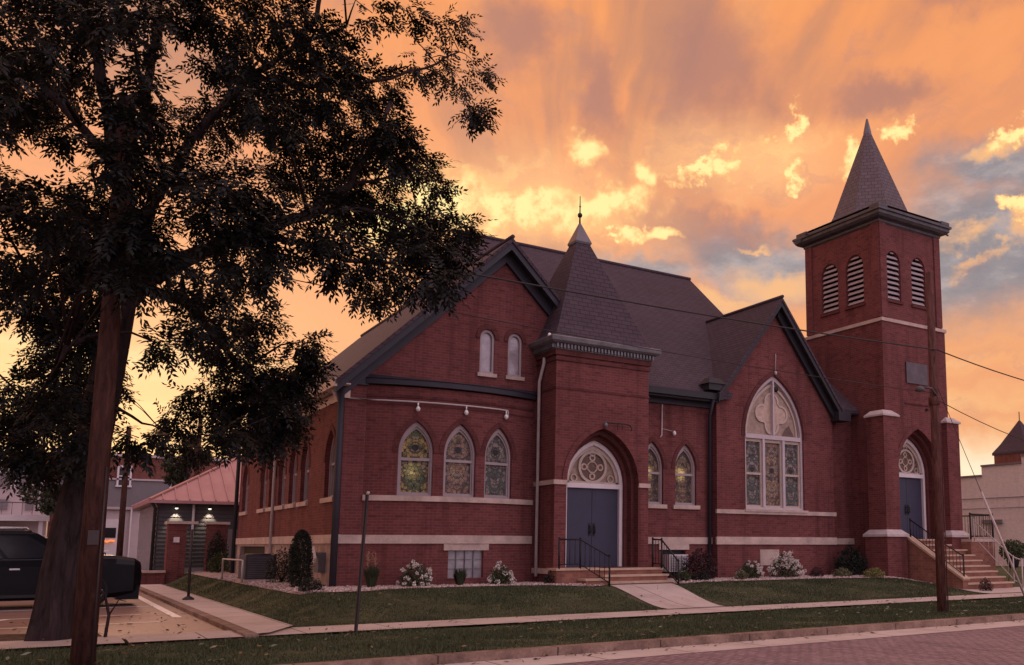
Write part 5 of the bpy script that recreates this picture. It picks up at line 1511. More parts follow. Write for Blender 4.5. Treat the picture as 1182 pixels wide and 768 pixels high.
LIMBS = {
'trunk': [(0.21,17.30,0.05),(0.24,17.30,0.4),(0.31,17.30,1.20),(0.43,17.30,2.16),(0.54,17.30,3.01),(0.65,17.30,4.01),(0.74,17.30,4.90),(0.81,17.30,5.72)],
'right': [(0.81,17.30,5.62),(1.09,17.19,6.04),(1.51,17.07,6.39),(2.08,16.96,6.78),(2.81,16.85,7.16),(3.57,16.74,7.66),(4.21,16.62,8.26),(4.62,16.51,9.09),(4.88,16.40,9.99)],
'up': [(0.81,17.30,5.62),(0.78,17.37,6.71),(0.67,17.43,7.94),(0.45,17.50,9.00),(0.19,17.57,9.90),(-0.05,17.63,10.81),(-0.23,17.70,11.92)],
'r2': [(0.81,17.30,5.62),(0.99,17.22,6.71),(1.30,17.13,7.83),(1.82,17.05,9.05),(2.53,16.97,10.04),(3.22,16.88,10.82),(4.11,16.80,11.52)],
'r3': [(2.79,16.75,7.12),(3.50,16.62,6.96),(4.24,16.50,6.82),(4.99,16.38,6.84),(5.62,16.25,6.67)],
'r4': [(1.10,17.30,6.02),(1.71,17.32,5.79),(2.29,17.35,5.26),(2.82,17.38,4.70),(3.25,17.40,4.11)],
'l1': [(0.81,17.30,5.62),(0.40,17.50,6.38),(-0.11,17.70,6.78),(-0.72,17.90,7.02),(-1.43,18.10,7.22),(-3.2,18.6,7.9),(-4.6,18.9,8.1)],
'l2': [(0.74,17.30,4.90),(0.42,17.05,4.95),(0.14,16.80,4.73),(-0.10,16.55,4.11),(-0.32,16.30,3.53)],
'r5': [(3.57,16.75,7.66),(4.39,16.65,7.89),(5.09,16.55,7.84),(5.75,16.45,7.43)],
'u2': [(0.66,17.40,7.89),(0.90,17.10,8.97),(1.01,16.90,10.01),(1.00,16.70,10.86),(0.99,16.50,11.70),(1.3,16.4,13.2)],
'l3': [(0.66,17.40,7.89),(0.06,17.60,8.62),(-0.54,17.90,9.35),(-1.07,18.20,9.95),(-2.6,18.6,11.2)],
'r6': [(2.52,16.95,10.03),(3.55,16.85,10.13),(4.63,16.75,10.51),(5.61,16.65,11.04),(6.28,16.55,11.58)],
'r7': [(3.23,16.90,10.85),(3.63,17.20,11.73),(3.77,17.45,12.64),(3.9,17.5,13.6)],
'l4': [(0.65,17.30,4.01),(1.09,17.65,3.80),(1.58,18.00,3.65)],
'r8': [(4.24,16.65,8.31),(5.02,16.70,8.66),(5.51,16.65,8.93)],
}
LR = {'trunk': (.32, .23), 'right': (.2, .035), 'up': (.2, .04), 'r2': (.13, .03), 'r3': (.07, .02), 'r4': (.11, .02), 'l1': (.12, .03), 'l2': (.07, .02), 'r5': (.06, .02), 'u2': (.1, .03), 'l3': (.09, .02), 'r6': (.06, .015), 'r7': (.07, .02), 'l4': (.04, .012), 'r8': (.04, .012)}
TREE = thing('street_tree', 'large dark shade tree with drooping compound leaves leaning over the sidewalk', 'tree', (0.21, 17.3, 0.14))
mb = MB()
allp = []
for k, P_ in LIMBS.items():
    P_ = [V(p) for p in P_]
    fine = []
    for i in range(len(P_) - 1):
        for j in range(3):
            t = j / 3
            p = P_[i].lerp(P_[i + 1], t)
            if i + j > 0 and k != 'trunk': p += V(RNG.normal(0, .03, 3))
            fine.append(p)
    fine.append(P_[-1])
    a, b = LR[k]
    rs = [a + (b - a) * (i / (len(fine) - 1)) ** .85 for i in range(len(fine))]
    if k == 'trunk':
        rs[0] *= 1.02
    mb.tube(fine, rs, 28 if k == 'trunk' else (12 if a > .1 else 8))
    allp += [(p, r) for p, r in zip(fine, rs)]
# smaller boughs from the limbs out to each clump
LP = np.array([tuple(p) for p, r in allp]); LRD = np.array([r for p, r in allp])
for c in CLUMPS:
    q = np.array(c[:3]); d = np.linalg.norm(LP - q, axis=1) + LRD * 3
    k = int(np.argmin(d)); a = V(LP[k]); b = V(q)
    if (b - a).length < .3 or (b - a).length > 4.5: continue
    m1 = a.lerp(b, .5) + V((RNG.normal(0, .12), RNG.normal(0, .12), .12 + RNG.normal(0, .1)))
    r0 = min(.05, LRD[k] * .7)
    mb.tube([a, a.lerp(m1, .5) + V((0, 0, .03)), m1, m1.lerp(b, .6), b], [r0, r0 * .8, r0 * .6, r0 * .4, .008], 6)
for i_, p in enumerate(mb.v):
    if p.z < 2.2 and abs(p.x - .3) < 1.2 and abs(p.y - 17.3) < 1.2:
        cxx = .21 + .1 * p.z; a_ = math.atan2(p.y - 17.3, p.x - cxx); h_ = max(0.0, p.z)
        k_ = 1 + math.exp(-h_ / .42) * (.02 + .2 * max(0, math.cos(5 * a_ + .7))) + .05 * math.sin(7 * a_ + 2.3 * h_)
        mb.v[i_] = V((cxx + (p.x - cxx) * k_, 17.3 + (p.y - 17.3) * k_, p.z))
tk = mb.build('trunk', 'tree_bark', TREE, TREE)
pos = []; out = []
ax = np.array([0.9, 17.3])
for (x, y, z, r) in CLUMPS:
    inside_frame = z < 11.5 and x > -2.2
    r = max(.18, r - .38)
    n = int(118 * ((r + .2) / .6) ** 2 * (1.0 if inside_frame else .4))
    p = ball(n, .3) * np.array([1.12, 1.12, .86]) * r + np.array([x, y, z])
    pos.append(p)
    o = p - np.array([x, y, z]); g_ = np.array([x - ax[0], y - ax[1], 0.0])
    out.append(unit(o) * .8 + unit(g_)[None] * .5)
pos = np.concatenate(pos); out = np.concatenate(out)
# nothing grows through the church or the near pole
keep = (pos[:, 1] < 20.7) & (np.hypot(pos[:, 0] - .53, pos[:, 1] - 13.5) > .22)
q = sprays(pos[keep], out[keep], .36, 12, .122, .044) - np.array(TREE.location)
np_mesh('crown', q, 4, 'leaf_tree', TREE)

def far_tree(name, label, x, y, h, r, n, z0=0.0, crown=.62, mat='leaf_far', size=.3, group=None):
    t = thing(name, label, 'tree', (x, y, z0), group)
    mb = MB()
    mb.tube([(x, y, z0), (x + .1, y, z0 + h * .3), (x, y + .1, z0 + h * .6), (x + .1, y, z0 + h * .85)], [h * .03, h * .022, h * .012, h * .004], 8)
    cl = []
    for k in range(14):
        v = ball(1, .4)[0]
        c = np.array([x, y, z0 + h * (1 - crown / 2)]) + v * np.array([r, r, h * crown * .42])
        cl.append((c, r * RNG.uniform(.28, .5)))
        mb.tube([(x, y, z0 + h * RNG.uniform(.3, .6)), tuple(c)], [h * .008, h * .002], 5)
    mb.build('trunk', 'tree_bark', t, t)
    P_ = np.concatenate([ball(n // 14, .3) * rr * np.array([1.1, 1.1, .8]) + c for c, rr in cl])
    np_mesh('crown', blades(P_, size, .5, .3) - np.array(t.location), 4, mat, t)
far_tree('background_tree', 'small tree whose top shows over the side eave of the church', 11.3, 48, 12.3, 2.2, 5000, size=.28)
far_tree('background_tree', 'slender tree in front of the far brick building, beyond the garage roof', 7.6, 68, 9.6, 1.5, 3500, size=.28)
far_tree('background_tree', 'bushy tree beside the pale house at the far left', .9, 62, 7.4, 1.6, 3500, size=.3)

# ------------------------------------------------------------------ shrubs along the church
def shrub(name, label, cat, x, y, rx, ry, h, n, mat='leaf_shrub', size=.07, flowers=0, shape='dome', group=None, fl='blossom', upright=0.0, aspect=.5):
    z = zl(x, y) + .01
    t = thing(name, label, cat, (x, y, z), group)
    mb = MB()
    for k in range(7):
        a = 2 * math.pi * k / 7
        mb.tube([(x, y, z), (x + math.cos(a) * rx * .3, y + math.sin(a) * ry * .3, z + h * .35), (x + math.cos(a) * rx * .55, y + math.sin(a) * ry * .55, z + h * .65)], [.012, .009, .004], 5)
    mb.build('stems', 'tree_bark', t, t)
    p = ball(n, .45)
    if shape == 'dome':
        p[:, 2] = np.abs(p[:, 2]) * .95 + .04
        p[:, :2] *= (0.82 + .18 * np.sin(p[:, 2:3] * 3))
        p = p * np.array([rx, ry, h])
    elif shape == 'cone':
        u = RNG.uniform(0, 1, n) ** .8
        a = RNG.uniform(0, 2 * math.pi, n); rr = np.sqrt(np.clip(1 - u ** 4.5, 0, 1)) * (.9 + .1 * np.sin(a * 5 + u * 9)) * RNG.uniform(.6, 1, n) * (1 - .2 * (u < .1))
        p = np.stack([np.cos(a) * rr * rx, np.sin(a) * rr * ry, u * h], -1)
    lump = 1.0 if shape == 'cone' else 1 + .13 * np.sin(p[:, 0:1] * 9 / rx + 1) * np.sin(p[:, 2:3] * 7 / h + p[:, 1:2] * 6 / ry)
    p = p * lump
    np_mesh('foliage', blades(p, size, aspect, .1, np.array([0, 0, upright])), 4, mat, t)
    if flowers:
        v = unit(RNG.normal(0, 1, (flowers, 3))); v[:, 2] = np.abs(v[:, 2]) * .95 + .1; v[:, 1] -= .15
        c = v * np.array([rx, ry, h]) * RNG.uniform(.82, 1.08, (flowers, 1))
        P_ = np.repeat(c, 26, 0) + ball(flowers * 26, .5) * RNG.uniform(.05, .075)
        np_mesh('blossoms', blades(P_, .045, .8), 4, fl, t)
    return t
def tuft(name, label, cat, x, y, r, h, n, mat, plumes=0):
    z = zl(x, y) + .01
    t = thing(name, label, cat, (x, y, z))
    a = RNG.uniform(0, 6.283, n); rr = r * np.sqrt(RNG.uniform(0, 1, n)); hh = h * RNG.uniform(.55, 1.0, n)
    b = np.stack([np.cos(a) * rr * .35, np.sin(a) * rr * .35, np.zeros(n)], -1)
    tip = np.stack([np.cos(a) * rr, np.sin(a) * rr, hh], -1)
    mid = b + (tip - b) * .6 + np.array([0, 0, .1 * h])
    s = np.stack([-np.sin(a), np.cos(a), np.zeros(n)], -1) * .009
    q = np.concatenate([np.stack([b - s, b + s, mid + s, mid - s], 1), np.stack([mid - s, mid + s, tip + s * .2, tip - s * .2], 1)], 0).reshape(-1, 3)
    np_mesh('blades', q, 4, mat, t)
    if plumes:
        a = RNG.uniform(0, 6.283, plumes); base = np.stack([np.cos(a) * r * .4, np.sin(a) * r * .4, h * RNG.uniform(1.0, 1.35, plumes)], -1)
        P_ = np.repeat(base, 30, 0) + RNG.normal(0, 1, (plumes * 30, 3)) * np.array([.02, .02, .09])
        np_mesh('plumes', blades(P_, .05, .3), 4, 'plume', t)
    return t
HY = 'white flowering bushes along the church wall'
shrub('hydrangea', 'white flowering bush under the green and gold bow window', 'bush', 7.5, 21.55, .42, .36, .58, 900, flowers=34, group=HY)
shrub('hydrangea', 'white flowering bush at the right end of the bowed wall, left of the porch', 'bush', 9.68, 21.5, .33, .3, .5, 800, flowers=24, group=HY)
shrub('hydrangea', 'lower cream flowering bush left of the tallest white one', 'bush', 17.62, 21.2, .42, .34, .52, 900, flowers=30, group=HY)
shrub('hydrangea', 'tallest white flowering bush, under the great window', 'bush', 19.15, 21.3, .62, .42, .74, 1400, flowers=60, group=HY)
tuft('ornamental_grass', 'dark grass clump under the basement glass blocks', 'grass clump', 8.62, 21.55, .22, .45, 260, 'reed')
tuft('ornamental_grass', 'dark grass clump with tan plumes near the church corner', 'grass clump', 6.5, 21.75, .25, .55, 260, 'reed', 9)
shrub('shrub', 'small dark shrub in the corner of porch and bowed wall', 'bush', 11.0, 21.15, .3, .25, .36, 700, 'leaf_dark', .05)
shrub('shrub', 'wide plum leaved shrub beside the window air conditioner', 'bush', 15.95, 21.45, .62, .45, .92, 2600, 'leaf_plum', .07)
shrub('shrub', 'low grey green shrub in front of the plum one', 'bush', 14.85, 20.75, .26, .25, .38, 700, 'leaf_shrub', .05)
shrub('shrub', 'low loose shrub at the edge of the gravel near the porch steps', 'bush', 15.5, 20.75, .34, .25, .3, 600, 'leaf_dark', .05)
shrub('shrub', 'small yellow green mound left of the cream flowering bush', 'bush', 16.95, 20.75, .25, .22, .3, 600, 'leaf_mixed', .05)
shrub('shrub', 'round clipped dark shrub right of the tallest white flowering bush', 'bush', 20.4, 21.2, .28, .26, .32, 900, 'leaf_plum', .04)
shrub('shrub', 'low mound with yellow and pink leaves in front of the dark tower bush', 'bush', 21.2, 20.85, .42, .28, .3, 700, 'leaf_mixed', .07)
shrub('shrub', 'low golden shrub by the tower buttress', 'bush', 22.05, 20.3, .45, .3, .32, 800, 'leaf_gold', .07)
shrub('shrub', 'big dark purple shrub between the great window gable and the tower', 'bush', 22.3, 21.55, .72, .45, 1.0, 3000, 'leaf_dark', .08)
shrub('shrub', 'small dark shrub at the foot of the tower stair railing', 'bush', 24.75, 18.1, .28, .25, .4, 600, 'leaf_plum', .05)
shrub('conical_evergreen', 'dark tapering evergreen beside the stone foundation', 'bush', 5.15, 22.9, .3, .3, 1.36, 9000, 'leaf_dark', .06, shape='cone', aspect=.3)
shrub('shrub', 'low rounded dark shrub at the church corner', 'bush', 4.95, 20.95, .3, .28, .3, 1100, 'leaf_dark', .045)
shrub('shrub', 'loose twiggy shrub behind the dark evergreen', 'bush', 5.3, 25.6, .45, .5, .95, 1500, 'leaf_dark', .06)
shrub('shrub', 'tall vine covered bush between the garage pier and the church', 'bush', 5.6, 38.6, .4, .5, 1.6, 1600, 'leaf_dark', .09)
shrub('shrub', 'round grey shrub at the rear corner of the church', 'bush', 5.5, 37.3, .45, .4, .75, 900, 'leaf_shrub', .08)

# ------------------------------------------------------------------ machines on the walls
ac = thing('window_air_conditioner', 'white window air conditioner low on the wall right of the porch', 'air conditioner', (15.75, 22.3, .85))
mb = MB(); mb.box(15.4, 16.08, 22.2, 22.6, .85, 1.36); mb.build('case', 'ac_white', ac, ac)
mb = MB()
for k in range(9): mb.box(15.44, 16.04, 22.185, 22.2, .9 + k * .048, .915 + k * .048)
for k in range(4): mb.box(15.44 + k * .195, 15.46 + k * .195, 22.18, 22.2, .88, 1.33)
mb.build('grille', 'weathered_metal', ac, ac)
cu = thing('condenser_unit', 'dark air conditioning condenser beside the stone foundation', 'air conditioner', (5.15, 28.9, .62))
mb = MB(); mb.box(4.75, 5.55, 27.6, 28.7, .68, 1.35); mb.build('case', 'condenser_grey', cu, cu)
mb = MB()
for k in range(12): mb.box(4.735, 4.75, 27.65, 28.65, .74 + k * .05, .755 + k * .05); mb.box(4.8, 5.5, 27.585, 27.6, .74 + k * .05, .755 + k * .05)
mb.build('louvres', 'weathered_metal', cu, cu)
mb = MB(); mb.box(4.7, 5.6, 27.5, 28.8, .56, .68); mb.build('pad', 'limestone', cu, cu)
mb = MB(); mb.lathe((5.15, 28.15, 1.35), [(.36, 0), (.36, .03), (.3, .04), (.05, .05)], 18); mb.build('fan_guard', 'black_iron', cu, cu)
pr = thing('pipe_rail', 'low pale pipe rail in front of the condenser', 'railing', (4.6, 29, .6))
mb = MB(); mb.tube([(4.62, 27.3, .6), (4.62, 27.3, 1.22), (4.62, 30.6, 1.22), (4.62, 30.6, .6)], .03, 8); mb.build('rail', 'pale_pipe', pr, pr)

# ------------------------------------------------------------------ poles, wires, posts
def upole(name, label, x, y, z0, h, r0, r1, mat='pole_wood'):
    t = thing(name, label, 'utility pole', (x, y, z0))
    mb = MB(); mb.tube([(x, y, z0 - .1), (x, y, z0 + h * .5), (x, y, z0 + h)], [r0, (r0 + r1) / 2, r1], 14); mb.build('shaft', mat, t, t)
    return t
pl = upole('utility_pole', 'reddish wooden utility pole in front of the big tree trunk', .53, 13.5, .12, 7.45, .138, .1)
mb = MB(); mb.box(.47, .59, 13.35, 13.38, 1.62, 1.8); mb.build('tag_plate', 'sign_steel', pl, pl)
mb = MB(); mb.tube([(.62, 13.39, .1), (.615, 13.4, 2.6)], .012, 6); mb.build('ground_conduit', 'sign_steel', pl, pl)
pr2 = upole('utility_pole', 'brown wooden utility pole in front of the bell tower', 16.85, 13.5, .12, 7.9, .11, .085, 'pole_red')
mb = MB(); mb.tube([(16.85, 13.42, 5.05), (16.6, 13.36, 5.2), (16.25, 13.36, 5.2)], .025, 6); a_ = mb.build('lamp_arm', 'dark_metal', pr2, pr2)
mb = MB(); mb.lathe((16.2, 13.36, 5.12), [(.03, .1), (.1, .05), (.11, -.02), (0, -.05)], 10); mb.build('lamp_head', 'dark_metal', a_, pr2)
mb = MB(); mb.lathe((16.85, 13.5, 4.95), [(.11, -.1), (.135, -.08), (.135, .08), (.11, .1)], 10); mb.build('clamp', 'pole_red', pr2, pr2)
mb = MB(); mb.tube([(16.96, 13.42, .1), (16.95, 13.42, 3.2)], .014, 6); mb.build('ground_conduit', 'pole_red', pr2, pr2)
upole('utility_pole', 'thin far utility pole standing left of the pink garage roof', 7.1, 58, 0, 9.2, .16, .11)
upole('utility_pole', 'dark far pole at the corner of the garage', 3.2, 52, 0, 7.5, .15, .11)
def wire(name, label, a, b, sag, r=.012, n=24, cat='wire', mat='cable_black'):
    a, b = V(a), V(b)
    pts = [a.lerp(b, k / n) - V((0, 0, sag * 4 * (k / n) * (1 - k / n))) for k in range(n + 1)]
    mb = MB(); mb.tube(pts, r, 5); o = mb.build(name, mat); tag(o, label, cat); return o
wire('overhead_wire', 'thickest overhead cable crossing in front of the church gables', (.55, 13.4, 6.03), (16.85, 13.4, 6.15), .12, .016)
wire('overhead_wire', 'thin overhead wire running below the thick cable to the pole lamp', (.54, 13.42, 5.54), (16.85, 13.42, 5.12), .16, .008)
wire('overhead_wire', 'overhead cable running right from the pole in front of the tower', (16.9, 13.4, 6.15), (34, 13.4, 6.5), .7, .015)
wire('overhead_wire', 'sagging lower cable right of the bell tower', (17.0, 13.45, 4.95), (34, 13.45, 5.6), 1.35, .01)
mb = MB(); mb.tube([(16.95, 13.5, 5.35), (20.15, 13.5, .1)], .008, 5)
gw = mb.build('guy_wire', 'cable_black'); tag(gw, 'slanting guy wire with a pale sleeve at the right utility pole', 'wire')
mb = MB(); mb.tube([(18.45, 13.5, 2.89), (20.1, 13.5, .18)], .028, 8); mb.build('sleeve', 'guy_sleeve', gw)
sp = thing('sign_post', 'thin bare leaning sign post at the edge of the sidewalk', 'post', (4.52, 15.9, .15))
mb = MB(); mb.bar((4.52, 15.9, .05), (4.62, 15.9, 2.56), .055, .03, up=(0, 1, 0)); mb.bar((4.52, 15.87, .05), (4.62, 15.87, 2.56), .02, .035, up=(0, 1, 0)); mb.build('channel', 'sign_steel', sp, sp)
mb = MB(); mb.tube([(4.615, 15.87, 2.5), (4.62, 15.84, 2.54)], .028, 8); mb.build('bolt', 'pale_pipe', sp, sp)
sp = thing('sign_post', 'short dark post with a base plate on the path beside the parking lot', 'post', (3.3, 27, .2))
mb = MB(); mb.tube([(3.3, 27, .2), (3.28, 27, 2.05)], .035, 8); mb.build('shaft', 'sign_steel', sp, sp)
mb = MB(); mb.lathe((3.3, 27, .2), [(.14, 0), (.14, .04), (.05, .1)], 10); mb.build('base_plate', 'sign_steel', sp, sp)
tw = thing('sapling', 'bent bare sapling beside the big trunk', 'sapling', (.95, 17.25, .14))
mb = MB(); mb.tube([(.95, 17.2, .14), (.98, 17.2, .5), (.9, 17.2, .85), (.72, 17.2, 1.0)], [.03, .025, .02, .01], 6); mb.build('stem', 'tree_bark', tw, tw)
mb = MB(); mb.tube([(.98, 17.2, .5), (1.1, 17.15, .75), (1.2, 17.1, .72)], [.015, .01, .006], 5); mb.build('twig', 'tree_bark', tw, tw)
pp = thing('potted_plant', 'leafy plant in a dark pot on an iron stand right of the tower stair', 'potted plant', (28.55, 19.7, .2))
mb = MB()
for a in (0, 2.1, 4.2): mb.tube([(28.55 + .22 * math.cos(a), 19.7 + .22 * math.sin(a), .15), (28.55 + .1 * math.cos(a), 19.7 + .1 * math.sin(a), .85)], .012, 6)
mb.build('stand', 'black_iron', pp, pp)
mb = MB(); mb.lathe((28.55, 19.7, .85), [(0, 0), (.16, 0), (.23, .26), (.25, .28), (.21, .28), (.2, .2), (0, .2)], 16); mb.build('pot', 'dark_trim', pp, pp)
P_ = ball(1500, .3) * np.array([.52, .45, .4]) + np.array([0, 0, 1.25])
np_mesh('foliage', blades(P_, .1, .5, .3), 4, 'leaf_shrub', pp)

# ------------------------------------------------------------------ parked suv
def build_car(x0, y0, z0, name, label, paint, zs=1.0, roofz=1.0):
    """nose towards +x; near flank on y0; length 5.25, width 2.0"""
    t = thing(name, label, 'car', (x0 + 2.6, y0 + 1.0, z0))
    W_ = 2.0
    def ringx(x, zb, zs, zt, hw, tuck=.06):
        c = y0 + W_ / 2
        prof = [(-hw + .1, zb), (-hw, zb + .12), (-hw, zs), (-hw + tuck, zs + (zt - zs) * .6), (-hw + tuck * 2.6, zt), (hw - tuck * 2.6, zt), (hw - tuck, zs + (zt - zs) * .6), (hw, zs), (hw, zb + .12), (hw - .1, zb)]
        return [V((x0 + x, c + a, z0 + b)) for a, b in prof]
    secs = [(x_, zb_ - .1 if x_ > .2 else zb_, zs_ + .06, zt_ + .1, hw_) for x_, zb_, zs_, zt_, hw_ in [(0.0, .52, .8, 1.05, .86), (.06, .38, .85, 1.1, .96), (.3, .32, .9, 1.14, 1.0), (2.0, .3, .92, 1.15, 1.0), (3.7, .3, .94, 1.16, 1.0), (3.95, .3, .96, 1.17, 1.0), (4.7, .32, .98, 1.15, .98), (5.1, .36, .95, 1.08, .93), (5.24, .42, .85, .98, .84), (5.27, .5, .75, .88, .8)]]
    R_ = [ringx(*s) for s in secs]
    mb = MB()
    for A, B in zip(R_, R_[1:]): mb.strip(A, B, True, True)
    mb.poly(R_[0]); mb.poly(R_[-1])
    # wheel arches
    for wx in (.98, 4.2):
        for s in (-1, 1):
            yy = y0 + W_ / 2 + s * 1.0
            pts = [V((x0 + wx + .49 * math.cos(a), yy, z0 + .4 + .49 * math.sin(a))) for a in [math.pi * k / 12 for k in range(13)]]
            pt2 = [V((x0 + wx + .42 * math.cos(a), yy, z0 + .4 + .42 * math.sin(a))) for a in [math.pi * k / 12 for k in range(13)]]
            sh = V((0, s * .02, 0)); mb.strip([p + sh for p in pts], [p + sh for p in pt2])
    body = mb.build('body', paint, t, t)
    def gh(x, z, hw): 
        c = y0 + W_ / 2; return [V((x0 + x, c - hw, z0 + z)), V((x0 + x, c + hw, z0 + z))]
    low = [gh(.1, 1.1, .9), gh(3.95, 1.16, .93)]
    # greenhouse: rear glass, roof, windscreen
    mb = MB()
    B0, B1 = gh(.08, 1.08, .92), gh(3.98, 1.15, .93)
    T0, T1 = gh(.42, 1.78, .74), gh(3.05, 1.78, .76)
    M0, M1 = gh(.6, 1.84, .68), gh(2.9, 1.84, .7)
    mb.face([B0[0], B1[0], T1[0], T0[0]]); mb.face([B0[1], T0[1], T1[1], B1[1]])
    mb.face([T0[0], T1[0], M1[0], M0[0]], smooth=True); mb.face([T0[1], M0[1], M1[1], T1[1]], smooth=True)
    mb.face([M0[0], M1[0], M1[1], M0[1]]); mb.face([B0[0], T0[0], T0[1], B0[1]]); mb.face([T0[0], M0[0], M0[1], T0[1]]); mb.face([B1[0], B1[1], T1[1], T1[0]]); mb.face([T1[0], T1[1], M1[1], M1[0]])
    mb.build('roof', paint, t, t)
    def lerp2(u, v, s):
        i = 0 if s < 0 else 1
        b = B0[i].lerp(B1[i], u); tt = T0[i].lerp(T1[i], u); return b.lerp(tt, v) + V((0, s * .012, 0))
    for s in (-1, 1):
        for a, b, a2, b2 in ((.05, .3, .06, .3), (.325, .61, .325, .61), (.635, .93, .635, .9)):
            mb = MB(); mb.face([lerp2(a, .1, s), lerp2(b, .1, s), lerp2(b2, .92, s), lerp2(a2, .92, s)]); mb.build('side_window', 'dark_glass', t, t)
        mb = MB()
        c = y0 + 1 + s * .72; mb.tube([(x0 + .6, c, z0 + 1.83), (x0 + .65, c, z0 + 1.92), (x0 + 2.8, c, z0 + 1.92), (x0 + 2.9, c, z0 + 1.84)], .022, 6); mb.build('roof_rail', 'chrome', t, t)
        mb = MB(); yy = y0 + 1 + s * 1.12
        mb.hexa([(x0 + 3.5, yy - .12, z0 + 1.14), (x0 + 3.68, yy - .12, z0 + 1.14), (x0 + 3.68, yy + .12, z0 + 1.14), (x0 + 3.5, yy + .12, z0 + 1.14)], [(x0 + 3.5, yy - .11, z0 + 1.36), (x0 + 3.62, yy - .11, z0 + 1.36), (x0 + 3.62, yy + .11, z0 + 1.36), (x0 + 3.5, yy + .11, z0 + 1.36)])
        mb.build('mirror', paint, t, t)
        mb = MB(); yy = y0 + 1 + s * 1.0
        for px in (1.5, 2.55): mb.box(x0 + px, x0 + px + .2, min(yy, yy + s * .03), max(yy, yy + s * .03), z0 + .92, z0 + .96)
        mb.build('door_handle', 'chrome', t, t)
        mb = MB(); mb.box(x0 + 1.55, x0 + 3.6, min(yy, yy + s * .03), max(yy, yy + s * .03), z0 + .27, z0 + .34); mb.build('running_board', 'car_trim', t, t)
        mb = MB(); mb.lathe((x0 + 5.13, y0 + 1 + s * .76, z0 + .9), [(0, -.07), (.1, -.05), (.11, .02), (.06, .06), (0, .07)], 12); mb.build('headlight', 'dark_glass', t, t)
        mb = MB(); mb.box(x0 - .02, x0 + .1, y0 + 1 + s * .86 - .07, y0 + 1 + s * .86 + .07, z0 + .8, z0 + 1.05); mb.build('tail_light', 'tail_red', t, t)
        for wx in (.98, 4.2):
            cc = V((x0 + wx, y0 + 1 + s * .86, z0 + .4))
            def wl(mb, prof, n=24):
                vs = []; fs = []
                for r, d in prof:
                    for k in range(n):
                        a = 2 * math.pi * k / n; vs.append(cc + V((r * math.cos(a), s * d, r * math.sin(a))))
                for i in range(len(prof) - 1):
                    for k in range(n): fs.append((i * n + k, i * n + (k + 1) % n, (i + 1) * n + (k + 1) % n, (i + 1) * n + k))
                mb.mesh(vs, fs, True)
            mb = MB(); wl(mb, [(.1, -.12), (.36, -.12), (.4, -.09), (.4, .09), (.36, .13), (.27, .12)]); w_ = mb.build('wheel', 'tyre', t, t)
            mb = MB(); wl(mb, [(.275, .12), (.25, .1), (.24, .05), (.06, .09), (.0, .1)])
            for k in range(6):
                a = 2 * math.pi * k / 6; p = cc + V((.06 * math.cos(a), s * .11, .06 * math.sin(a))); q = cc + V((.25 * math.cos(a), s * .12, .25 * math.sin(a))); mb.bar(p, q, .05, .03, up=(0, 1, 0))
            mb.build('rim', 'alloy', w_, t)
    mb = MB(); mb.face([V((x0 + 3.93, y0 + .16, z0 + 1.2)), V((x0 + 3.93, y0 + 1.84, z0 + 1.2)), V((x0 + 3.11, y0 + 1.7, z0 + 1.76)), V((x0 + 3.11, y0 + .3, z0 + 1.76))]); o = mb.build('windscreen', 'dark_glass', t, t); o.location.x += .02; o.location.z += .015
    mb = MB(); mb.box(x0 + 5.2, x0 + 5.3, y0 + .45, y0 + 1.55, z0 + .6, z0 + .84); mb.build('grille', 'car_trim', t, t)
    mb = MB(); mb.box(x0 + 4.75, x0 + 5.24, y0 + .12, y0 + 1.88, z0 + .16, z0 + .5); mb.build('bumper', paint, t, t)
build_car(-3.12, 26.4, .125, 'parked_suv', 'big black sport utility vehicle parked behind the large tree trunk', 'car_black')
plain('car_pale', (0.6, 0.56, 0.55), 0.3, var=0.05, spec=0.4, coat=0.6)
build_car(-2.85, 32.2, .125, 'parked_car', 'pale hatchback parked just beyond the black sport utility vehicle', 'car_pale')
for o_ in COL.objects:
    if o_.name.startswith('parked_car') and o_.parent is None: o_.scale = (-.92, .92, .75)

# ------------------------------------------------------------------ garage with the pink metal roof
GA = thing('garage', 'dark clapboard garage under a pink standing seam hip roof with two lit wall lamps', 'garage', (7.4, 45, .2))
def clap(mb, axis, a0, a1, c, z0, z1, sgn, h=.16):
    z = z0
    while z < z1 - .01:
        zt_ = min(z + h, z1)
        if axis == 'x':
            mb.face([(a0, c + sgn * .025, z), (a1, c + sgn * .025, z), (a1, c, zt_), (a0, c, zt_)]); mb.face([(a0, c + sgn * .025, z), (a1, c + sgn * .025, z), (a1, c, z), (a0, c, z)])
        else:
            mb.face([(c + sgn * .025, a0, z), (c + sgn * .025, a1, z), (c, a1, zt_), (c, a0, zt_)]); mb.face([(c + sgn * .025, a0, z), (c + sgn * .025, a1, z), (c, a1, z), (c, a0, z)])
        z += h
mb = MB(); clap(mb, 'x', 3.75, 11, 41.0, .2, 3.4, -1); clap(mb, 'y', 41.0, 48.4, 3.75, .2, 3.4, -1)
mb.face([(11, 41, .2), (11, 48.4, .2), (11, 48.4, 3.4), (11, 41, 3.4)]); mb.face([(3.75, 48.4, .2), (11, 48.4, .2), (11, 48.4, 3.4), (3.75, 48.4, 3.4)])
mb.build('wall', 'siding_dark', GA, GA)
mb = MB()
for k in range(26): mb.box(3.66, 3.7, 41.2 + k * .28, 41.26 + k * .28, .5, 3.3)
for k in range(13): mb.box(3.68, 3.72, 41.1, 48.3, .5 + k * .22, .56 + k * .22)
mb.build('trellis', 'lattice_pale', GA, GA)
ex = [(3.38, 40.65), (11.4, 40.65), (11.4, 48.8), (3.38, 48.8)]; zE, zA, AP = 3.42, 5.75, (7.4, 44.7)
mb = MB()
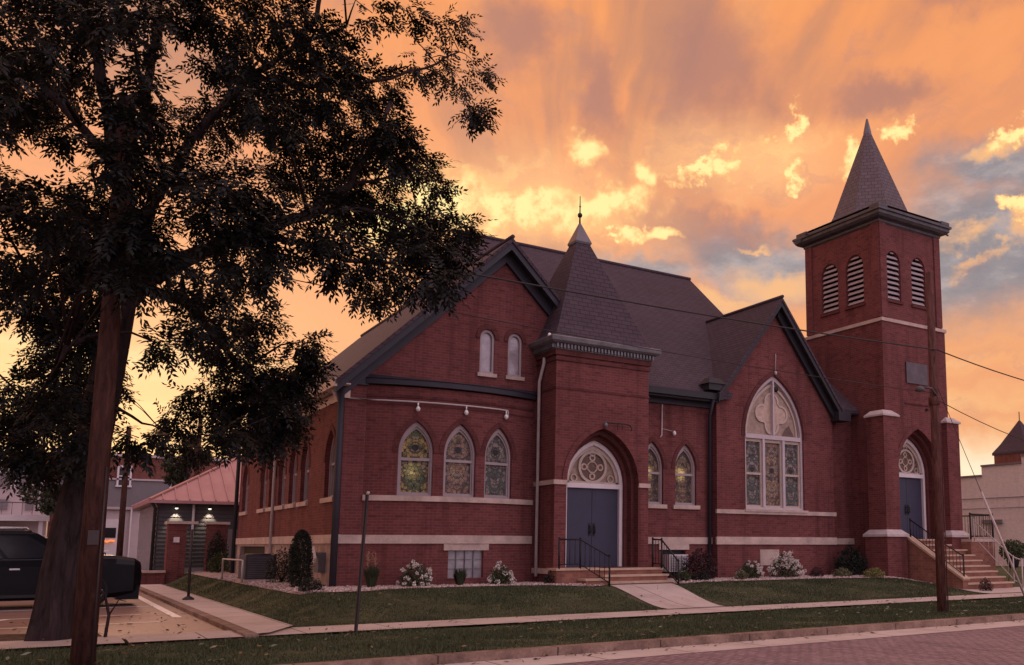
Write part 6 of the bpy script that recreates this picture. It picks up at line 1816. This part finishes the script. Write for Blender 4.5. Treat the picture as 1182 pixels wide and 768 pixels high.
for i in range(4):
    a, b = ex[i], ex[(i + 1) % 4]
    mb.face([(a[0], a[1], zE), (b[0], b[1], zE), (AP[0], AP[1], zA)])
    # raised seams run up the slope
    n = 17
    a_, b_ = V((a[0], a[1], zE)), V((b[0], b[1], zE)); ap = V((AP[0], AP[1], zA)); mid = a_.lerp(b_, .5)
    for k in range(1, n):
        tt = k / n; p = a_.lerp(b_, tt); f_ = 1 - abs(2 * tt - 1)
        q = p + (ap - mid) * f_
        mb.bar(p + V((0, 0, .02)), q + V((0, 0, .02)), .04, .06)
    mb.bar(a_ + V((0, 0, .03)), ap + V((0, 0, .03)), .12, .06)
mb.poly([(p[0], p[1], zE - .12) for p in ex]); mb.strip([V((p[0], p[1], zE - .12)) for p in ex], [V((p[0], p[1], zE)) for p in ex], True)
mb.build('roof', 'metal_roof', GA, GA)
mb = MB(); mb.tube([(4.98, 40.9, 3.3), (4.98, 40.9, .9)], .05, 8); mb.build('downspout', 'pale_pipe', GA, GA)
mb = MB(); mb.tube([(3.45, 40.75, 3.35), (3.62, 40.95, 3.1), (3.62, 40.95, .3)], .06, 8); mb.build('downspout', 'dark_trim', GA, GA)
mb = MB(); mb.box(6.3, 7.3, 40.93, 41.0, .2, 2.3); mb.build('door', 'far_grey', GA, GA)
mb = MB(); mb.box(4.75, 5.75, 40.9, 40.97, .3, .75); mb.build('panel', 'far_grey', GA, GA)
g, b = new_mat('lamp_glow', .4)
b.inputs['Emission Color'].default_value = (1, .9, .68, 1); b.inputs['Emission Strength'].default_value = 2.5
for x in (4.36, 5.56):
    mb = MB(); mb.lathe((x, 40.86, 3.12), [(.02, .1), (.04, .08), (.05, 0), (.045, 0)], 12); mb.tube([(x, 40.97, 3.22), (x, 40.86, 3.24)], .02, 6); l_ = mb.build('wall_lamp', 'black_iron', GA, GA)
    mb = MB(); mb.lathe((x, 40.86, 3.12), [(0, .02), (.06, .0), (.05, -.03), (0, -.045)], 12); mb.build('bulb', 'lamp_glow', l_, GA)
    sl = bpy.data.lights.new('wall_lamp_light', 'SPOT'); sl.energy = 75; sl.color = (1, .86, .62); sl.spot_size = rad(70); sl.spot_blend = .6; sl.shadow_soft_size = .04
    so_ = bpy.data.objects.new('wall_lamp_light', sl); COL.objects.link(so_); so_.location = V((x, 40.82, 3.06)); so_.rotation_euler = (rad(14), 0, 0)
    so_.parent = GA; so_.location = V((x, 40.82, 3.06)) - GA.location
for k, (x0, x1, lab) in enumerate(((3.93, 4.57, 'brick gate pier with a small pale plaque in front of the garage'), (5.3, 5.98, 'brick gate pier nearest the church, overgrown by a dark bush'))):
    p_ = thing('gate_pier', lab, 'pier', ((x0 + x1) / 2, 39.3, .2), 'brick piers in front of the garage')
    mb = MB(); mb.box(x0, x1, 39.0, 39.6, .1, 2.45); mb.build('shaft', 'brick', p_, p_)
    mb = MB(); mb.box(x0 - .07, x1 + .07 + (.3 if k == 0 else 0), 38.93, 39.67, 2.45, 2.55); mb.build('cap', 'limestone', p_, p_)
    if k == 0:
        mb = MB(); mb.box(4.13, 4.33, 38.97, 39.0, 1.75, 1.95); mb.build('plaque', 'white_paint', p_, p_)
lw = thing('low_brick_wall', 'low brick planter wall with a stone cap beside the garage walk', 'wall', (3.4, 39, .1))
mb = MB(); mb.box(2.85, 3.9, 38.8, 39.2, .1, .62); mb.box(2.85, 3.2, 39.2, 44, .1, .62); mb.build('wall', 'brick', lw, lw)
mb = MB(); mb.box(2.8, 3.92, 38.74, 39.25, .62, .7); mb.box(2.8, 3.25, 39.25, 44, .62, .7); mb.build('cap', 'limestone', lw, lw)

# ------------------------------------------------------------------ buildings beyond the parking lot
BB = thing('commercial_building', 'long two storey brick building far behind the parking lot', 'building', (10, 80, 0))
mb = MB(); mb.box(.3, 45, 75, 95, 6.4, 8.0); mb.box(.3, .6, 74.9, 75, 0, 6.4); mb.build('upper_wall', 'brick_far', BB, BB)
mb = MB(); mb.box(.2, 45.1, 74.85, 95.1, 7.98, 8.2); mb.box(.2, 45, 74.9, 75, 6.3, 6.42); mb.build('cornice', 'far_siding', BB, BB)
mb = MB(); mb.box(.3, 45, 75.02, 95, 4.3, 6.39); mb.build('middle_wall', 'far_grey', BB, BB)
mb = MB(); mb.box(.3, 45, 75.04, 95, 0, 4.28); mb.build('lower_wall', 'far_siding', BB, BB)
mb = MB(); mb.box(.3, 45, 74.8, 75.03, 4.2, 4.38); mb.build('string_course', 'far_siding', BB, BB)
for x in (1.3, 4.1, 7.48, 12.3, 15.5):
    mb = MB()
    mb.box(x, x + .12, 74.9, 75.01, 5.85, 7.3); mb.box(x + .78, x + .9, 74.9, 75.01, 5.85, 7.3); mb.box(x, x + .9, 74.88, 75.01, 7.2, 7.35); mb.box(x - .05, x + .95, 74.85, 75.01, 5.8, 5.92); mb.box(x, x + .9, 74.93, 75.01, 6.55, 6.62)
    w_ = mb.build('window', 'white_paint', BB, BB); mb = MB(); mb.face([(x, 74.97, 5.85), (x + .9, 74.97, 5.85), (x + .9, 74.97, 7.3), (x, 74.97, 7.3)]); mb.build('pane', 'dark_glass', w_, BB)
mb = MB(); mb.box(3.2, 4.75, 74.9, 75.05, .05, 3.5); d_ = mb.build('door', 'white_paint', BB, BB)
mb = MB(); mb.box(3.6, 4.3, 74.86, 74.9, 2.2, 2.9); mb.build('pane', 'dark_glass', d_, BB)
g, b = new_mat('orange_sign', .4); g.put(b.inputs['Base Color'], (.7, .18, .05)); b.inputs['Emission Color'].default_value = (1, .28, .06, 1); b.inputs['Emission Strength'].default_value = .9
mb = MB(); mb.tube([(3.62, 74.8, 1.98), (3.8, 74.8, 1.9), (4.0, 74.8, 2.0), (4.25, 74.8, 1.96)], .07, 6); mb.build('lit_sign', 'orange_sign', d_, BB)
mb = MB(); mb.box(2.9, 3.05, 74.8, 75.03, 0, 4.2); mb.build('pilaster', 'white_paint', BB, BB); mb = MB(); mb.box(5.1, 5.2, 74.8, 75.03, 0, 4.2); mb.build('pilaster', 'white_paint', BB, BB)
mb = MB(); mb.lathe((12.6, 82, 8.2), [(.25, 0), (.25, .8), (.55, .9), (.55, 1.1), (0, 1.3)], 10); mb.build('roof_vent', 'dark_trim', BB, BB)

HB = thing('pale_house', 'pale two storey house with a flat porch at the far left', 'house', (-4, 70, 0))
mb = MB(); mb.box(-14, .2, 66, 76, 0, 6.4); mb.build('wall', 'far_siding', HB, HB)
mb = MB(); mb.box(-14.2, .4, 65.8, 76.2, 6.4, 6.62); mb.build('roof', 'far_grey', HB, HB)
for x in (-7.5, -5.2, -2.55, -1.5):
    mb = MB(); mb.box(x - .08, x + .88, 65.93, 66.01, 5.0, 6.0); w_ = mb.build('window', 'white_paint', HB, HB); mb = MB(); mb.box(x, x + .8, 65.9, 65.93, 5.06, 5.94); mb.build('pane', 'far_grey', w_, HB)
for x in (-6, -2.2, -.95):
    mb = MB(); mb.box(x, x + .4, 65.9, 66.01, 3.75, 4.35); mb.build('window', 'far_grey', HB, HB)
mb = MB(); mb.box(-14, .3, 63.8, 66, 3.2, 3.4); mb.box(-14, .3, 63.75, 63.85, 3.05, 3.4); mb.build('porch_roof', 'white_paint', HB, HB)
for x in (-12, -8, -4.2, -.2):
    mb = MB(); mb.box(x, x + .2, 63.9, 64.1, 0, 3.1); mb.build('porch_post', 'white_paint', HB, HB)
mb = MB(); mb.box(-2.3, -.9, 65.9, 66.01, 2.3, 2.8); mb.build('porch_window', 'far_grey', HB, HB)
mb = MB()
for k in range(30): mb.tube([(-14 + k * .48, 63.85, 3.4), (-14 + k * .48, 63.85, 4.1)], .015, 5)
mb.tube([(-14, 63.85, 4.1), (.2, 63.85, 4.1)], .03, 6); mb.build('porch_railing', 'weathered_metal', HB, HB)
mb = MB(); mb.box(-.85, -.55, 65.7, 66, 4.85, 5.05); mb.build('window_unit', 'dark_trim', HB, HB)

PB = thing('painted_brick_building', 'pale pink painted brick side wall with a stepped parapet right of the church', 'building', (45, 28, 0))
mb = MB()
pr = [(16.5, 0), (16.5, 6.4), (20.5, 6.4), (20.5, 6.06), (26.85, 6.06), (26.85, 5.7), (29.2, 5.7), (29.2, 5.2), (46, 5.2), (46, 0)]
mb.extrude([(40, y, z) for y, z in pr], (14, 0, 0)); mb.build('wall', 'brick_painted', PB, PB)
mb = MB()
for (a, b, z) in ((16.5, 20.5, 6.4), (20.5, 26.85, 6.06), (26.85, 29.2, 5.7), (29.2, 46, 5.2)): mb = MB(); mb.box(39.92, 40.3, a, b, z, z + .09); mb.build('coping', 'far_grey', PB, PB)
mb = MB(); mb.box(39.85, 40, 28.1, 29.2, 2.75, 2.95); mb.build('vent_hood', 'far_grey', PB, PB)
mb = MB(); mb.tube([(39.95, 18, 4.0), (39.95, 45, 4.15)], .02, 5); mb.tube([(39.95, 18, 3.5), (39.95, 45, 3.6)], .015, 5); mb.build('service_cable', 'far_grey', PB, PB)

CT = thing('church_tower', 'distant brick tower with a pointed roof beyond the pale stepped wall', 'tower', (89.4, 60, 0))
mb = MB(); mb.box(87.3, 91.5, 58, 62, 0, 11.9); mb.build('shaft', 'brick_far', CT, CT)
mb = MB(); pyr(mb, 89.4, 60, [(3.1, 11.7), (3.1, 11.95), (2.2, 12.9), (.1, 15.6)], 4, math.pi / 4); mb.build('roof', 'roof_shingle', CT, CT)
mb = MB(); mb.tube([(89.4, 60, 15.4), (89.4, 60, 16.6)], .05, 6); mb.build('finial', 'black_iron', CT, CT)
